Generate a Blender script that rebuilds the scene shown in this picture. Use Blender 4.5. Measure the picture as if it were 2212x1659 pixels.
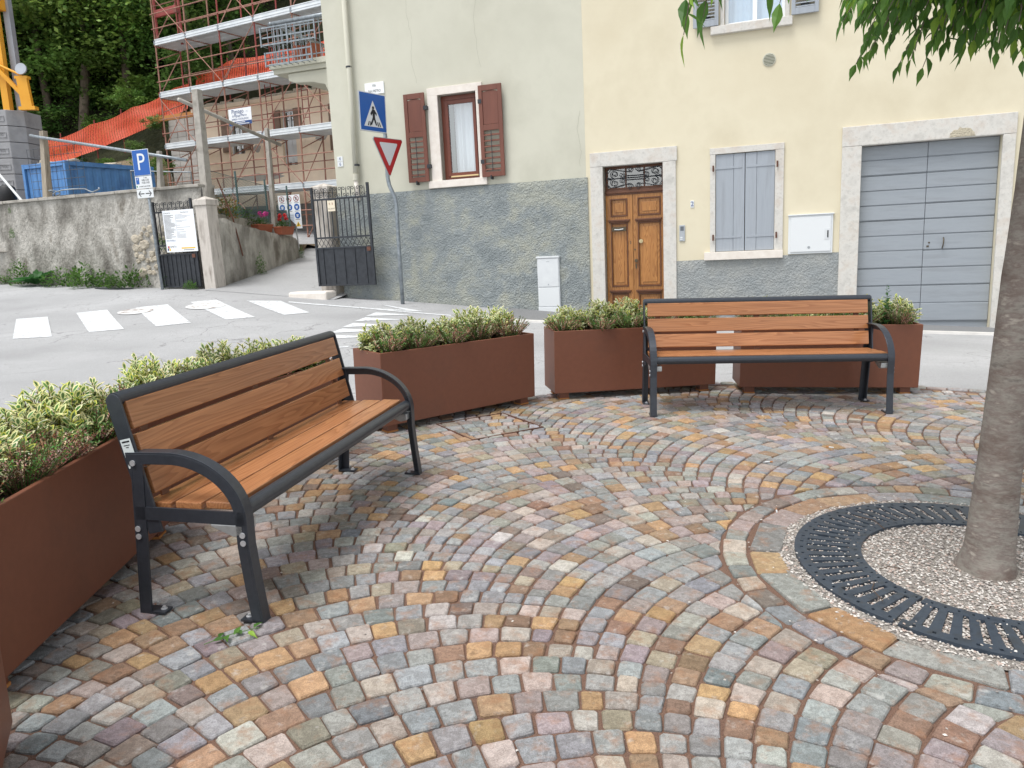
import bpy, math, random
from mathutils import Matrix, Vector, noise as mnoise
random.seed(7)
sc = bpy.context.scene
for o in list(bpy.data.objects): bpy.data.objects.remove(o)
R = math.radians

# ------------------------------------------------------------------ camera
cam_d = bpy.data.cameras.new('camera'); cam = bpy.data.objects.new('camera', cam_d)
sc.collection.objects.link(cam); sc.camera = cam
cam_d.sensor_width = 36; cam_d.lens = 1618 / 2212 * 36; cam_d.clip_start = .05; cam_d.clip_end = 600
pitch, roll = R(11.124), R(1.337)
fw = Vector((0, math.cos(pitch), -math.sin(pitch))); r0 = Vector((1, 0, 0)); d0 = fw.cross(r0)
rt = r0 * math.cos(roll) + d0 * math.sin(roll); dn = d0 * math.cos(roll) - r0 * math.sin(roll)
cam.matrix_world = Matrix(((rt.x, -dn.x, -fw.x, 0), (rt.y, -dn.y, -fw.y, 0), (rt.z, -dn.z, -fw.z, 1.38), (0, 0, 0, 1)))

# ------------------------------------------------------------------ sky, sun, exposure
SUN_EL, SUN_DIR = 66, Vector((-.62, -.50, 0)).normalized()      # overcast: where the brightest sky is
w = bpy.data.worlds.new('World'); sc.world = w; w.use_nodes = True
nt = w.node_tree; bg = nt.nodes['Background']
sky = nt.nodes.new('ShaderNodeTexSky'); sky.sky_type = 'NISHITA'; sky.sun_disc = False
sky.sun_elevation = R(SUN_EL); sky.sun_rotation = math.atan2(SUN_DIR.x, SUN_DIR.y)
sky.air_density = 1; sky.dust_density = 1.5; sky.ozone_density = 1
hsv = nt.nodes.new('ShaderNodeHueSaturation'); hsv.inputs['Saturation'].default_value = .16
nt.links.new(sky.outputs[0], hsv.inputs['Color']); nt.links.new(hsv.outputs[0], bg.inputs['Color'])
bg.inputs['Strength'].default_value = .12
sd = bpy.data.lights.new('sun', 'SUN'); sd.energy = 1.5; sd.angle = R(28); sd.color = (1, .97, .93)
sun = bpy.data.objects.new('sun', sd); sc.collection.objects.link(sun)
sv = SUN_DIR * math.cos(R(SUN_EL)) + Vector((0, 0, math.sin(R(SUN_EL))))
sun.rotation_euler = sv.to_track_quat('Z', 'Y').to_euler()
sc.view_settings.view_transform = 'Standard'; sc.view_settings.look = 'None'
sc.view_settings.gamma = 1; sc.view_settings.exposure = .96

# ------------------------------------------------------------------ helpers
def lin(r, g, b, k=1.0):
    f = lambda c: (c / 255 / 12.92 if c <= 10 else ((c / 255 + .055) / 1.055) ** 2.4) * k
    return (f(r), f(g), f(b), 1)

MATS = {}
def mat(name, cols, rough=.7, scale=8, detail=4, bump=0, bscale=60, metal=0, stretch=None, attr=None,
        attrmix=.0, spec=.5, world=True, cont=(.3, .7), bdist=.01, coat=0, second=None):
    """principled material: noise ramp over cols (list of linear rgba), optional colour attribute, noise bump"""
    if name in MATS: return MATS[name]
    m = bpy.data.materials.new(name); m.use_nodes = True; t = m.node_tree; N_, L = t.nodes, t.links
    p = N_['Principled BSDF']; p.inputs['Roughness'].default_value = rough; p.inputs['Metallic'].default_value = metal
    p.inputs['Specular IOR Level'].default_value = spec
    if coat: p.inputs['Coat Weight'].default_value = coat; p.inputs['Coat Roughness'].default_value = .15
    if world: co = N_.new('ShaderNodeNewGeometry').outputs['Position']
    else: co = N_.new('ShaderNodeTexCoord').outputs['Object']
    if stretch:
        mp = N_.new('ShaderNodeMapping'); mp.inputs['Scale'].default_value = stretch
        L.new(co, mp.inputs['Vector']); co = mp.outputs[0]
    nz = N_.new('ShaderNodeTexNoise'); nz.inputs['Scale'].default_value = scale; nz.inputs['Detail'].default_value = detail
    nz.inputs['Roughness'].default_value = .6
    L.new(co, nz.inputs['Vector'])
    out = None
    if len(cols) > 1:
        rp = N_.new('ShaderNodeValToRGB'); L.new(nz.outputs['Fac'], rp.inputs['Fac'])
        e = rp.color_ramp.elements; e[0].position, e[1].position = cont
        e[0].color = cols[0]; e[1].color = cols[-1]
        for i, c in enumerate(cols[1:-1]):
            q = e.new(cont[0] + (cont[1] - cont[0]) * (i + 1) / (len(cols) - 1)); q.color = c
        out = rp.outputs[0]
    if attr:
        at = N_.new('ShaderNodeAttribute'); at.attribute_name = attr; a = at.outputs['Color']
        if out:
            mx = N_.new('ShaderNodeMixRGB'); mx.blend_type = 'MULTIPLY'; mx.inputs['Fac'].default_value = attrmix
            L.new(a, mx.inputs[1]); L.new(out, mx.inputs[2]); out = mx.outputs[0]
        else: out = a
    if second:      # (colour, scale, lo, hi, fac): a patchy second layer
        n2 = N_.new('ShaderNodeTexNoise'); n2.inputs['Scale'].default_value = second[1]; n2.inputs['Detail'].default_value = 6
        n2.inputs['Roughness'].default_value = .65
        L.new(co, n2.inputs['Vector'])
        r2 = N_.new('ShaderNodeMapRange'); r2.inputs[1].default_value, r2.inputs[2].default_value = second[2], second[3]
        r2.inputs[4].default_value = second[4]
        L.new(n2.outputs['Fac'], r2.inputs[0])
        m2 = N_.new('ShaderNodeMixRGB'); L.new(r2.outputs[0], m2.inputs[0]); m2.inputs[2].default_value = second[0]
        if out: L.new(out, m2.inputs[1])
        else: m2.inputs[1].default_value = cols[0]
        out = m2.outputs[0]
    if out: L.new(out, p.inputs['Base Color'])
    else: p.inputs['Base Color'].default_value = cols[0]
    if bump:
        nb = N_.new('ShaderNodeTexNoise'); nb.inputs['Scale'].default_value = bscale; nb.inputs['Detail'].default_value = 5
        L.new(co, nb.inputs['Vector'])
        b = N_.new('ShaderNodeBump'); b.inputs['Strength'].default_value = bump; b.inputs['Distance'].default_value = bdist
        L.new(nb.outputs['Fac'], b.inputs['Height']); L.new(b.outputs[0], p.inputs['Normal'])
    MATS[name] = m; m['p'] = 1
    return m

def tag(o, label=None, cat=None, group=None, kind=None):
    if label: o['label'] = label
    if cat: o['category'] = cat
    if group: o['group'] = group
    if kind: o['kind'] = kind
    return o
def link(o, parent=None, M=None):
    sc.collection.objects.link(o)
    if parent: o.parent = parent
    if M is not None: o.matrix_basis = M
    return o
def thing(name, label, cat, M=Matrix(), group=None):
    return tag(link(bpy.data.objects.new(name, None), None, M), label, cat, group)
def T(x, y, z, rz=0): return Matrix.Translation((x, y, z)) @ Matrix.Rotation(rz, 4, 'Z')

class MB:
    def __init__(s): s.v, s.f, s.m, s.c, s.mi, s.col = [], [], [], [], 0, None
    def add(s, vs, fs):
        b = len(s.v); s.v += [tuple(v) for v in vs]
        for f in fs: s.f.append(tuple(b + i for i in f)); s.m.append(s.mi); s.c.append(s.col)
        return s
    def box(s, x0, x1, y0, y1, z0, z1, M=None):
        vs = [Vector((x, y, z)) for z in (z0, z1) for x, y in ((x0, y0), (x1, y0), (x1, y1), (x0, y1))]
        if M: vs = [M @ v for v in vs]
        return s.add(vs, [(3, 2, 1, 0), (4, 5, 6, 7), (0, 1, 5, 4), (1, 2, 6, 5), (2, 3, 7, 6), (3, 0, 4, 7)])
    def prism(s, poly, ext):                       # poly: list of Vector, ext: Vector
        n = len(poly); vs = list(poly) + [p + ext for p in poly]
        return s.add(vs, [tuple(range(n - 1, -1, -1)), tuple(range(n, 2 * n))] + [(i, (i + 1) % n, n + (i + 1) % n, n + i) for i in range(n)])
    def tube(s, pts, r, seg=8, caps=True):
        pts = [Vector(p) for p in pts]; rs = r if isinstance(r, (list, tuple)) else [r] * len(pts)
        vs, prev = [], None
        for i, p in enumerate(pts):
            t = (pts[min(i + 1, len(pts) - 1)] - pts[max(i - 1, 0)]).normalized()
            if prev is None:
                a = Vector((0, 0, 1)) if abs(t.z) < .9 else Vector((1, 0, 0)); x = t.cross(a).normalized()
            else: x = (prev - t * prev.dot(t)).normalized()
            prev = x; y = t.cross(x)
            for k in range(seg):
                a = 2 * math.pi * k / seg; vs.append(p + (x * math.cos(a) + y * math.sin(a)) * rs[i])
        n = len(pts); fs = [(i * seg + k, i * seg + (k + 1) % seg, (i + 1) * seg + (k + 1) % seg, (i + 1) * seg + k) for i in range(n - 1) for k in range(seg)]
        if caps: fs += [tuple(range(seg - 1, -1, -1)), tuple((n - 1) * seg + k for k in range(seg))]
        return s.add(vs, fs)
    def sweep(s, path, prof, up):                  # path of Vectors, prof: list of (a,b): a along in-plane normal, b along up
        vs = []; n = len(path); k = len(prof)
        for i, p in enumerate(path):
            t = (path[min(i + 1, n - 1)] - path[max(i - 1, 0)]).normalized(); nn = t.cross(up).normalized()
            vs += [p + nn * a + up * b for a, b in prof]
        fs = [(i * k + j, i * k + (j + 1) % k, (i + 1) * k + (j + 1) % k, (i + 1) * k + j) for i in range(n - 1) for j in range(k)]
        return s.add(vs, fs + [tuple(range(k - 1, -1, -1)), tuple((n - 1) * k + j for j in range(k))])
    def disc(s, c, r, nrm, th, seg=24):
        nrm = Vector(nrm).normalized(); a = Vector((0, 0, 1)) if abs(nrm.z) < .9 else Vector((1, 0, 0)); x = nrm.cross(a).normalized(); y = nrm.cross(x)
        return s.prism([Vector(c) + (x * math.cos(2 * math.pi * i / seg) + y * math.sin(2 * math.pi * i / seg)) * r for i in range(seg)], nrm * th)
    def mesh(s, name, mats, smooth=False):
        me = bpy.data.meshes.new(name); me.from_pydata(s.v, [], s.f)
        for m in mats: me.materials.append(m)
        if len(mats) > 1: me.polygons.foreach_set('material_index', s.m)
        if any(c is not None for c in s.c):
            at = me.color_attributes.new('Col', 'FLOAT_COLOR', 'CORNER'); d = []
            for p, c in zip(me.polygons, s.c):
                d += list(c or (1, 1, 1, 1)) * p.loop_total
            at.data.foreach_set('color', d)
        if smooth: me.polygons.foreach_set('use_smooth', [True] * len(me.polygons))
        me.update(); return me
    def build(s, name, mats, parent=None, M=None, smooth=False, bevel=0, fix=False):
        if not isinstance(mats, (list, tuple)): mats = [mats]
        me = s.mesh(name, mats, smooth)
        if fix:
            import bmesh
            b = bmesh.new(); b.from_mesh(me); bmesh.ops.recalc_face_normals(b, faces=b.faces); b.to_mesh(me); b.free()
        o = link(bpy.data.objects.new(name, me), parent, M)
        if bevel:
            bv = o.modifiers.new('bevel', 'BEVEL'); bv.width = bevel; bv.segments = 2; bv.limit_method = 'ANGLE'
            bv.harden_normals = False
        return o
def obx(name, m, parent, *b, bevel=0, M=None):
    return MB().box(*b).build(name, m, parent, M, bevel=bevel)
def copy_tree(o, parent=None):
    c = o.copy(); sc.collection.objects.link(c); c.parent = parent
    for ch in list(o.children): copy_tree(ch, c)
    return c
def text(s, size, m, parent, M, name='lettering', align='CENTER', sx=1):
    cu = bpy.data.curves.new('t', 'FONT'); cu.body = s; cu.size = size; cu.align_x = align; cu.align_y = 'CENTER'; cu.resolution_u = 3
    to = bpy.data.objects.new('t', cu); sc.collection.objects.link(to)
    dg = bpy.context.evaluated_depsgraph_get(); dg.update()
    me = bpy.data.meshes.new_from_object(to.evaluated_get(dg)); bpy.data.objects.remove(to)
    me.materials.clear(); me.materials.append(m); me.name = name
    if sx != 1:
        for v in me.vertices: v.co.x *= sx
    return link(bpy.data.objects.new(name, me), parent, M)
FRONT = Matrix.Rotation(R(90), 4, 'X')             # text lying in the x-z plane, read from -y
def sstep(k): k = min(max(k, 0), 1); return k * k * (3 - 2 * k)
def interp(x, pts):
    if x <= pts[0][0]: return pts[0][1]
    for (a, p), (b, q) in zip(pts, pts[1:]):
        if x <= b: return p + (q - p) * (x - a) / (b - a)
    return pts[-1][1]

# frame of the street front: x along the facades, y into them, z up
O = Vector((1.4607, 14.0, .2584)); A = R(20); RO = R(1.5)
dU = Vector((math.cos(A), -math.sin(A), 0)); NN = Vector((math.sin(A), math.cos(A), 0)); ZZ = Vector((0, 0, 1))
UU = dU * math.cos(RO) + ZZ * math.sin(RO); VV = ZZ * math.cos(RO) - dU * math.sin(RO)
B = Matrix(((UU.x, NN.x, VV.x, O.x), (UU.y, NN.y, VV.y, O.y), (UU.z, NN.z, VV.z, O.z), (0, 0, 0, 1)))
def BL(u, n, v, rz=0): return B @ T(u, n, v, rz)

# ------------------------------------------------------------------ materials
WHITE = mat('white_plastic', [lin(216, 220, 222)], .4)
GREYPAINT = mat('grey_cabinet', [lin(205, 209, 212), lin(214, 218, 220)], .45, 6)
BLACK = mat('black_print', [lin(28, 30, 34)], .6)
BLUESIGN = mat('blue_sign', [lin(22, 88, 168)], .35)
DKBLUE = mat('dark_blue_print', [lin(34, 70, 128)], .4)
REDSIGN = mat('red_sign', [lin(176, 38, 42)], .35)
YELSIGN = mat('yellow_print', [lin(232, 190, 60)], .45)
SIGNGREY = mat('sign_back', [lin(150, 156, 160), lin(172, 178, 182)], .45, 5, metal=.4)
GALV = mat('galvanised', [lin(118, 126, 132), lin(158, 166, 172)], .42, 14, metal=.55)
BRACKET = mat('cast_bracket', [lin(165, 170, 172), lin(190, 194, 196)], .4, 20, metal=.6)
ANTH = mat('anthracite_steel', [lin(54, 59, 67), lin(62, 67, 75)], .36, 40, bump=.05, bscale=900, metal=.35, bdist=.001, spec=.6)
STEEL = mat('stainless', [lin(196, 199, 203)], .3, metal=.45)
CORTEN = mat('brown_coated_steel', [lin(112, 69, 51), lin(118, 73, 54)], .5, 30, bump=.12, bscale=1400, bdist=.0006, spec=.45, second=(lin(96, 66, 54), 2.5, .5, .8, .5))
PAD = mat('wood_pad', [lin(170, 112, 60), lin(190, 130, 72)], .7, 20)
SOIL = mat('potting_soil', [lin(38, 28, 22), lin(66, 48, 36)], .95, 40, bump=.6, bscale=90)
IRON = mat('black_iron', [lin(44, 47, 52), lin(60, 64, 70)], .5, 12, bump=.15, bscale=120, metal=.3, bdist=.003)
RUST = mat('rust', [lin(84, 56, 46), lin(104, 68, 54), lin(70, 48, 42)], .85, 14)
SCAFF = mat('rusty_scaffold_tube', [lin(140, 98, 86), lin(164, 122, 106), lin(120, 76, 68)], .75, 3, world=False)
SCAFFRED = mat('red_painted_tube', [lin(132, 56, 54), lin(150, 66, 62), lin(120, 76, 66)], .6, 3, world=False)
ZINC = mat('zinc_plank', [lin(206, 212, 216), lin(226, 231, 234)], .4, 3, metal=.25)
CAST = mat('cast_iron_grate', [lin(52, 62, 74), lin(66, 77, 90), lin(60, 66, 72)], .5, 18, bump=.2, bscale=160, metal=.35, bdist=.002)
GLASS = mat('window_glass', [lin(120, 135, 145)], .06, spec=.8)
def wood(name, base, dark, ax):
    m = bpy.data.materials.new(name); m.use_nodes = True; t = m.node_tree; N_, L = t.nodes, t.links; p = N_['Principled BSDF']
    co = N_.new('ShaderNodeTexCoord'); mp = N_.new('ShaderNodeMapping'); mp.inputs['Scale'].default_value = (.55, 7, 7) if ax == 'x' else (7, 7, .55)
    oi = N_.new('ShaderNodeObjectInfo'); mu = N_.new('ShaderNodeMath'); mu.operation = 'MULTIPLY'; mu.inputs[1].default_value = 37
    L.new(oi.outputs['Random'], mu.inputs[0])
    cb = N_.new('ShaderNodeCombineXYZ'); L.new(mu.outputs[0], cb.inputs[0]); L.new(mu.outputs[0], cb.inputs[1])
    L.new(cb.outputs[0], mp.inputs['Location'])
    L.new(co.outputs['Object'], mp.inputs['Vector'])
    n1 = N_.new('ShaderNodeTexNoise'); n1.inputs['Scale'].default_value = 1.4; n1.inputs['Detail'].default_value = 1.5; L.new(mp.outputs[0], n1.inputs['Vector'])
    wv = N_.new('ShaderNodeMath'); wv.operation = 'MULTIPLY'; wv.inputs[1].default_value = 16; L.new(n1.outputs['Fac'], wv.inputs[0])
    fr = N_.new('ShaderNodeMath'); fr.operation = 'FRACT'; L.new(wv.outputs[0], fr.inputs[0])
    n2 = N_.new('ShaderNodeTexNoise'); n2.inputs['Scale'].default_value = 9; n2.inputs['Detail'].default_value = 6
    m2 = N_.new('ShaderNodeMapping'); m2.inputs['Scale'].default_value = (.35, 14, 14) if ax == 'x' else (14, 14, .35); L.new(co.outputs['Object'], m2.inputs['Vector']); L.new(m2.outputs[0], n2.inputs['Vector'])
    rp = N_.new('ShaderNodeValToRGB'); L.new(fr.outputs[0], rp.inputs['Fac'])
    e = rp.color_ramp.elements; e[0].color = base; e[0].position = 0; e[1].color = dark; e[1].position = .9
    q = e.new(.45); q.color = [base[i] * .9 for i in range(3)] + [1]; q = e.new(1.0); q.color = [base[i] * .8 for i in range(3)] + [1]
    r2 = N_.new('ShaderNodeMapRange'); r2.inputs[1].default_value, r2.inputs[2].default_value, r2.inputs[3].default_value, r2.inputs[4].default_value = .3, .7, .82, 1.12
    L.new(n2.outputs['Fac'], r2.inputs[0])
    mx = N_.new('ShaderNodeMixRGB'); mx.blend_type = 'MULTIPLY'; mx.inputs[0].default_value = 1; L.new(rp.outputs[0], mx.inputs[1]); L.new(r2.outputs[0], mx.inputs[2])
    ra = N_.new('ShaderNodeMapRange'); ra.inputs[3].default_value, ra.inputs[4].default_value = .88, 1.1; L.new(oi.outputs['Random'], ra.inputs[0])
    mz = N_.new('ShaderNodeMixRGB'); mz.blend_type = 'MULTIPLY'; mz.inputs[0].default_value = 1; L.new(mx.outputs[0], mz.inputs[1]); L.new(ra.outputs[0], mz.inputs[2])
    L.new(mz.outputs[0], p.inputs['Base Color']); p.inputs['Roughness'].default_value = .26; p.inputs['Specular IOR Level'].default_value = .55
    b = N_.new('ShaderNodeBump'); b.inputs['Strength'].default_value = .12; b.inputs['Distance'].default_value = .001
    L.new(n2.outputs['Fac'], b.inputs['Height']); L.new(b.outputs[0], p.inputs['Normal'])
    return m
SLAT = wood('oiled_hardwood', lin(176, 122, 82), lin(154, 102, 66), 'x')
DOORWOOD = wood('varnished_door_wood', lin(176, 122, 66), lin(148, 96, 48), 'z')
DOORDARK = mat('dark_stained_wood', [lin(86, 52, 32), lin(104, 62, 38)], .45, 12, world=False)
SHUTBROWN = mat('brown_shutter_paint', [lin(104, 62, 50), lin(116, 70, 56)], .55, 10, bump=.1, bscale=80, stretch=(1, 1, .15))
SHUTGREY = mat('blue_grey_shutter_paint', [lin(150, 157, 165), lin(157, 164, 172), lin(147, 153, 160)], .6, 7, bump=.25, bscale=50, stretch=(2, 2, .15), bdist=.004)
GARAGE = mat('blue_grey_board_paint', [lin(143, 150, 157), lin(149, 156, 163), lin(140, 146, 152)], .6, 4, bump=.2, bscale=30, stretch=(.3, .3, 2.5), bdist=.004)
STONE = mat('limestone_trim', [lin(186, 184, 178), lin(206, 204, 198), lin(196, 188, 178)], .8, 5, 8, bump=.35, bscale=70, bdist=.006, second=(lin(168, 166, 160), 22, .52, .72, .6))
STONEWHITE = mat('white_marble_trim', [lin(214, 206, 196), lin(228, 222, 214)], .7, 9, 8, bump=.2, bscale=80, bdist=.003)
PLASTER_G = mat('sage_grey_plaster', [lin(192, 191, 176), lin(198, 197, 182), lin(187, 186, 171)], .9, .9, 8, bump=.25, bscale=220, bdist=.002, second=(lin(180, 178, 162), .5, .5, .8, .55))
PLASTER_Y = mat('cream_plaster', [lin(210, 201, 176), lin(215, 207, 183), lin(205, 196, 171)], .9, .8, 8, bump=.3, bscale=240, bdist=.002, second=(lin(198, 188, 162), .45, .5, .8, .55))
PLASTER_P = mat('pink_beige_plaster', [lin(232, 210, 184), lin(240, 220, 196), lin(224, 206, 184)], .9, .7, 8, bump=.3, bscale=30, second=(lin(206, 188, 168), 1.3, .55, .75, .7))
def roughcast(name, cols, st):
    m = mat(name, cols, .92, 2.2, 8, second=(cols[-1], .9, .5, .68, .75)); t = m.node_tree; N_, L = t.nodes, t.links; p = N_['Principled BSDF']
    g = N_.new('ShaderNodeNewGeometry'); a = N_.new('ShaderNodeTexNoise'); a.inputs['Scale'].default_value = 21; a.inputs['Detail'].default_value = 3; a.inputs['Distortion'].default_value = 1.2
    v = N_.new('ShaderNodeTexVoronoi'); v.inputs['Scale'].default_value = 34; v.feature = 'SMOOTH_F1'
    L.new(g.outputs['Position'], a.inputs['Vector']); L.new(g.outputs['Position'], v.inputs['Vector'])
    s = N_.new('ShaderNodeMath'); s.operation = 'MULTIPLY_ADD'; s.inputs[1].default_value = .5; L.new(v.outputs['Distance'], s.inputs[0]); L.new(a.outputs['Fac'], s.inputs[2])
    b = N_.new('ShaderNodeBump'); b.inputs['Strength'].default_value = st; b.inputs['Distance'].default_value = .05
    L.new(s.outputs[0], b.inputs['Height']); L.new(b.outputs[0], p.inputs['Normal']); return m
ROUGH_G = roughcast('blue_grey_roughcast', [lin(124, 132, 134), lin(140, 147, 148), lin(164, 166, 154)], .8)
ROUGH_Y = roughcast('grey_roughcast', [lin(140, 146, 148), lin(150, 154, 154), lin(164, 166, 162)], .55)
OLDWALL = mat('stained_old_render', [lin(104, 100, 94), lin(146, 143, 136), lin(186, 183, 176), lin(122, 116, 106)], .95, 1.6, 9, bump=1, bscale=22, bdist=.05, stretch=(1, 1, .55), second=(lin(92, 88, 80), 2.6, .52, .74, .75))
OLDSTONE = mat('bare_wall_stone', [lin(160, 150, 134), lin(184, 176, 160), lin(136, 126, 112)], .95, 6, bump=.7, bscale=30, bdist=.02)
CONC = mat('weathered_concrete', [lin(150, 146, 140), lin(172, 168, 160), lin(128, 124, 116)], .95, 3, 8, bump=.6, bscale=60, bdist=.01)
BALLAST = mat('ballast_concrete', [lin(146, 147, 150), lin(160, 161, 164), lin(134, 135, 138)], .85, 1.5, 8, bump=.2, bscale=50)
def asphalt():
    m = mat('worn_asphalt', [lin(112, 114, 117), lin(176, 178, 180), lin(150, 150, 151), lin(196, 197, 198)], .9, 62, 5, cont=(.30, .70)); t = m.node_tree; N_, L = t.nodes, t.links; p = N_['Principled BSDF']
    src = p.inputs['Base Color'].links[0].from_socket; g = N_.new('ShaderNodeNewGeometry')
    big = N_.new('ShaderNodeTexNoise'); big.inputs['Scale'].default_value = .55; big.inputs['Detail'].default_value = 7; L.new(g.outputs['Position'], big.inputs['Vector'])
    mr = N_.new('ShaderNodeMapRange'); mr.inputs[1].default_value, mr.inputs[2].default_value, mr.inputs[3].default_value, mr.inputs[4].default_value = .3, .7, .82, 1.12; L.new(big.outputs['Fac'], mr.inputs[0])
    m1 = N_.new('ShaderNodeMixRGB'); m1.blend_type = 'MULTIPLY'; m1.inputs[0].default_value = 1; L.new(src, m1.inputs[1]); L.new(mr.outputs[0], m1.inputs[2])
    ds = N_.new('ShaderNodeTexNoise'); ds.inputs['Scale'].default_value = 1.7; ds.inputs['Detail'].default_value = 5; L.new(g.outputs['Position'], ds.inputs['Vector'])
    ad = N_.new('ShaderNodeMixRGB'); ad.blend_type = 'ADD'; ad.inputs[0].default_value = .9; L.new(g.outputs['Position'], ad.inputs[1]); L.new(ds.outputs['Color'], ad.inputs[2])
    last = m1.outputs[0]
    for scl, wd, fac, thr in ((.55, .008, .6, .46), (1.5, .010, .5, .50), (3.4, .012, .35, .52)):
        v = N_.new('ShaderNodeTexVoronoi'); v.feature = 'DISTANCE_TO_EDGE'; v.inputs['Scale'].default_value = scl; L.new(ad.outputs[0], v.inputs['Vector'])
        c = N_.new('ShaderNodeMapRange'); c.inputs[1].default_value, c.inputs[2].default_value, c.inputs[3].default_value, c.inputs[4].default_value = 0, wd, fac, 0; L.new(v.outputs['Distance'], c.inputs[0])
        gt = N_.new('ShaderNodeMapRange'); gt.inputs[1].default_value, gt.inputs[2].default_value = thr, thr + .06; L.new(big.outputs['Fac'], gt.inputs[0])
        mm = N_.new('ShaderNodeMath'); mm.operation = 'MULTIPLY'; L.new(c.outputs[0], mm.inputs[0]); L.new(gt.outputs[0], mm.inputs[1])
        k = N_.new('ShaderNodeMixRGB'); L.new(mm.outputs[0], k.inputs[0]); L.new(last, k.inputs[1]); k.inputs[2].default_value = lin(70, 68, 68); last = k.outputs[0]
    L.new(last, p.inputs['Base Color'])
    b = N_.new('ShaderNodeBump'); b.inputs['Strength'].default_value = .5; b.inputs['Distance'].default_value = .006
    nb = N_.new('ShaderNodeTexNoise'); nb.inputs['Scale'].default_value = 140; L.new(g.outputs['Position'], nb.inputs['Vector']); L.new(nb.outputs['Fac'], b.inputs['Height']); L.new(b.outputs[0], p.inputs['Normal'])
    return m
ASPHALT = asphalt()
DARKASPH = mat('dark_asphalt', [lin(112, 114, 116), lin(128, 129, 130)], .9, 60, bump=.4, bscale=140)
PAINT = mat('road_paint', [lin(204, 208, 211), lin(215, 218, 220)], .75, 12, second=(lin(158, 160, 163), 15, .535, .62, .85))
SAND = mat('brown_joint_grit', [lin(96, 72, 60), lin(136, 106, 90), lin(80, 58, 48), lin(158, 128, 110)], .95, 260, 2, bump=.8, bscale=300, bdist=.006)
def cobble_mat():
    m = mat('porphyry_cobble', [lin(186, 184, 182), lin(255, 255, 255), lin(212, 210, 208), lin(248, 248, 248)], .68, 24, 8, attr='Col', attrmix=.85, spec=.35); t = m.node_tree; N_, L = t.nodes, t.links; p = N_['Principled BSDF']
    src = p.inputs['Base Color'].links[0].from_socket; g = N_.new('ShaderNodeNewGeometry').outputs['Position']
    def nz(sc_, de, lo, hi, a, c, col=None):
        n = N_.new('ShaderNodeTexNoise'); n.inputs['Scale'].default_value = sc_; n.inputs['Detail'].default_value = de; n.inputs['Roughness'].default_value = .65; L.new(g, n.inputs['Vector'])
        r = N_.new('ShaderNodeMapRange'); r.inputs[1].default_value, r.inputs[2].default_value, r.inputs[3].default_value, r.inputs[4].default_value = lo, hi, a, c; L.new(n.outputs['Fac'], r.inputs[0]); return n.outputs['Fac'], r.outputs[0]
    f1, s1 = nz(330, 2, .36, .66, .74, 1.22); x = N_.new('ShaderNodeMixRGB'); x.blend_type = 'MULTIPLY'; x.inputs[0].default_value = 1; L.new(src, x.inputs[1]); L.new(s1, x.inputs[2])
    f2, s2 = nz(11, 6, .52, .68, 0, .5); y = N_.new('ShaderNodeMixRGB'); L.new(s2, y.inputs[0]); L.new(x.outputs[0], y.inputs[1]); y.inputs[2].default_value = lin(158, 112, 78)
    f3, s3 = nz(19, 5, .58, .72, 0, .5); z = N_.new('ShaderNodeMixRGB'); L.new(s3, z.inputs[0]); L.new(y.outputs[0], z.inputs[1]); z.inputs[2].default_value = lin(204, 202, 198); L.new(z.outputs[0], p.inputs['Base Color'])
    f4, _ = nz(48, 7, 0, 1, 0, 1); sm = N_.new('ShaderNodeMath'); sm.operation = 'MULTIPLY_ADD'; sm.inputs[1].default_value = .35; L.new(f1, sm.inputs[0]); L.new(f4, sm.inputs[2])
    b = N_.new('ShaderNodeBump'); b.inputs['Strength'].default_value = .85; b.inputs['Distance'].default_value = .009; L.new(sm.outputs[0], b.inputs['Height']); L.new(b.outputs[0], p.inputs['Normal']); return m
COBBLE = cobble_mat()
GRAVEL = mat('white_pebbles', [lin(200, 196, 190)], .8, 60, attr='Col', world=True)
GRAVELBED = mat('fine_pale_gravel', [lin(128, 122, 116), lin(176, 170, 162), lin(100, 94, 88), lin(190, 184, 176)], .9, 150, 3, bump=.9, bscale=150, bdist=.01)
BARK = mat('grey_brown_bark', [lin(108, 102, 96), lin(138, 133, 125), lin(120, 110, 104), lin(160, 154, 144)], .9, 12, 9, bump=.5, bscale=26, bdist=.006, stretch=(1.3, 1.3, 3.2), world=False, second=(lin(90, 72, 64), 2.2, .48, .66, .75))
DIRT = mat('earth_bank', [lin(96, 84, 66), lin(128, 112, 90), lin(72, 66, 52)], .95, 1.5, 8, bump=.8, bscale=8, bdist=.1)
FOREST = mat('forest_floor', [lin(38, 44, 26), lin(58, 60, 36), lin(30, 34, 22)], .95, .8, 8, bump=1, bscale=3, bdist=.3)
TRUNK = mat('forest_bark', [lin(92, 82, 70), lin(122, 110, 96), lin(74, 66, 56)], .95, 3, 6, bump=.8, bscale=12, bdist=.03)
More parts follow.
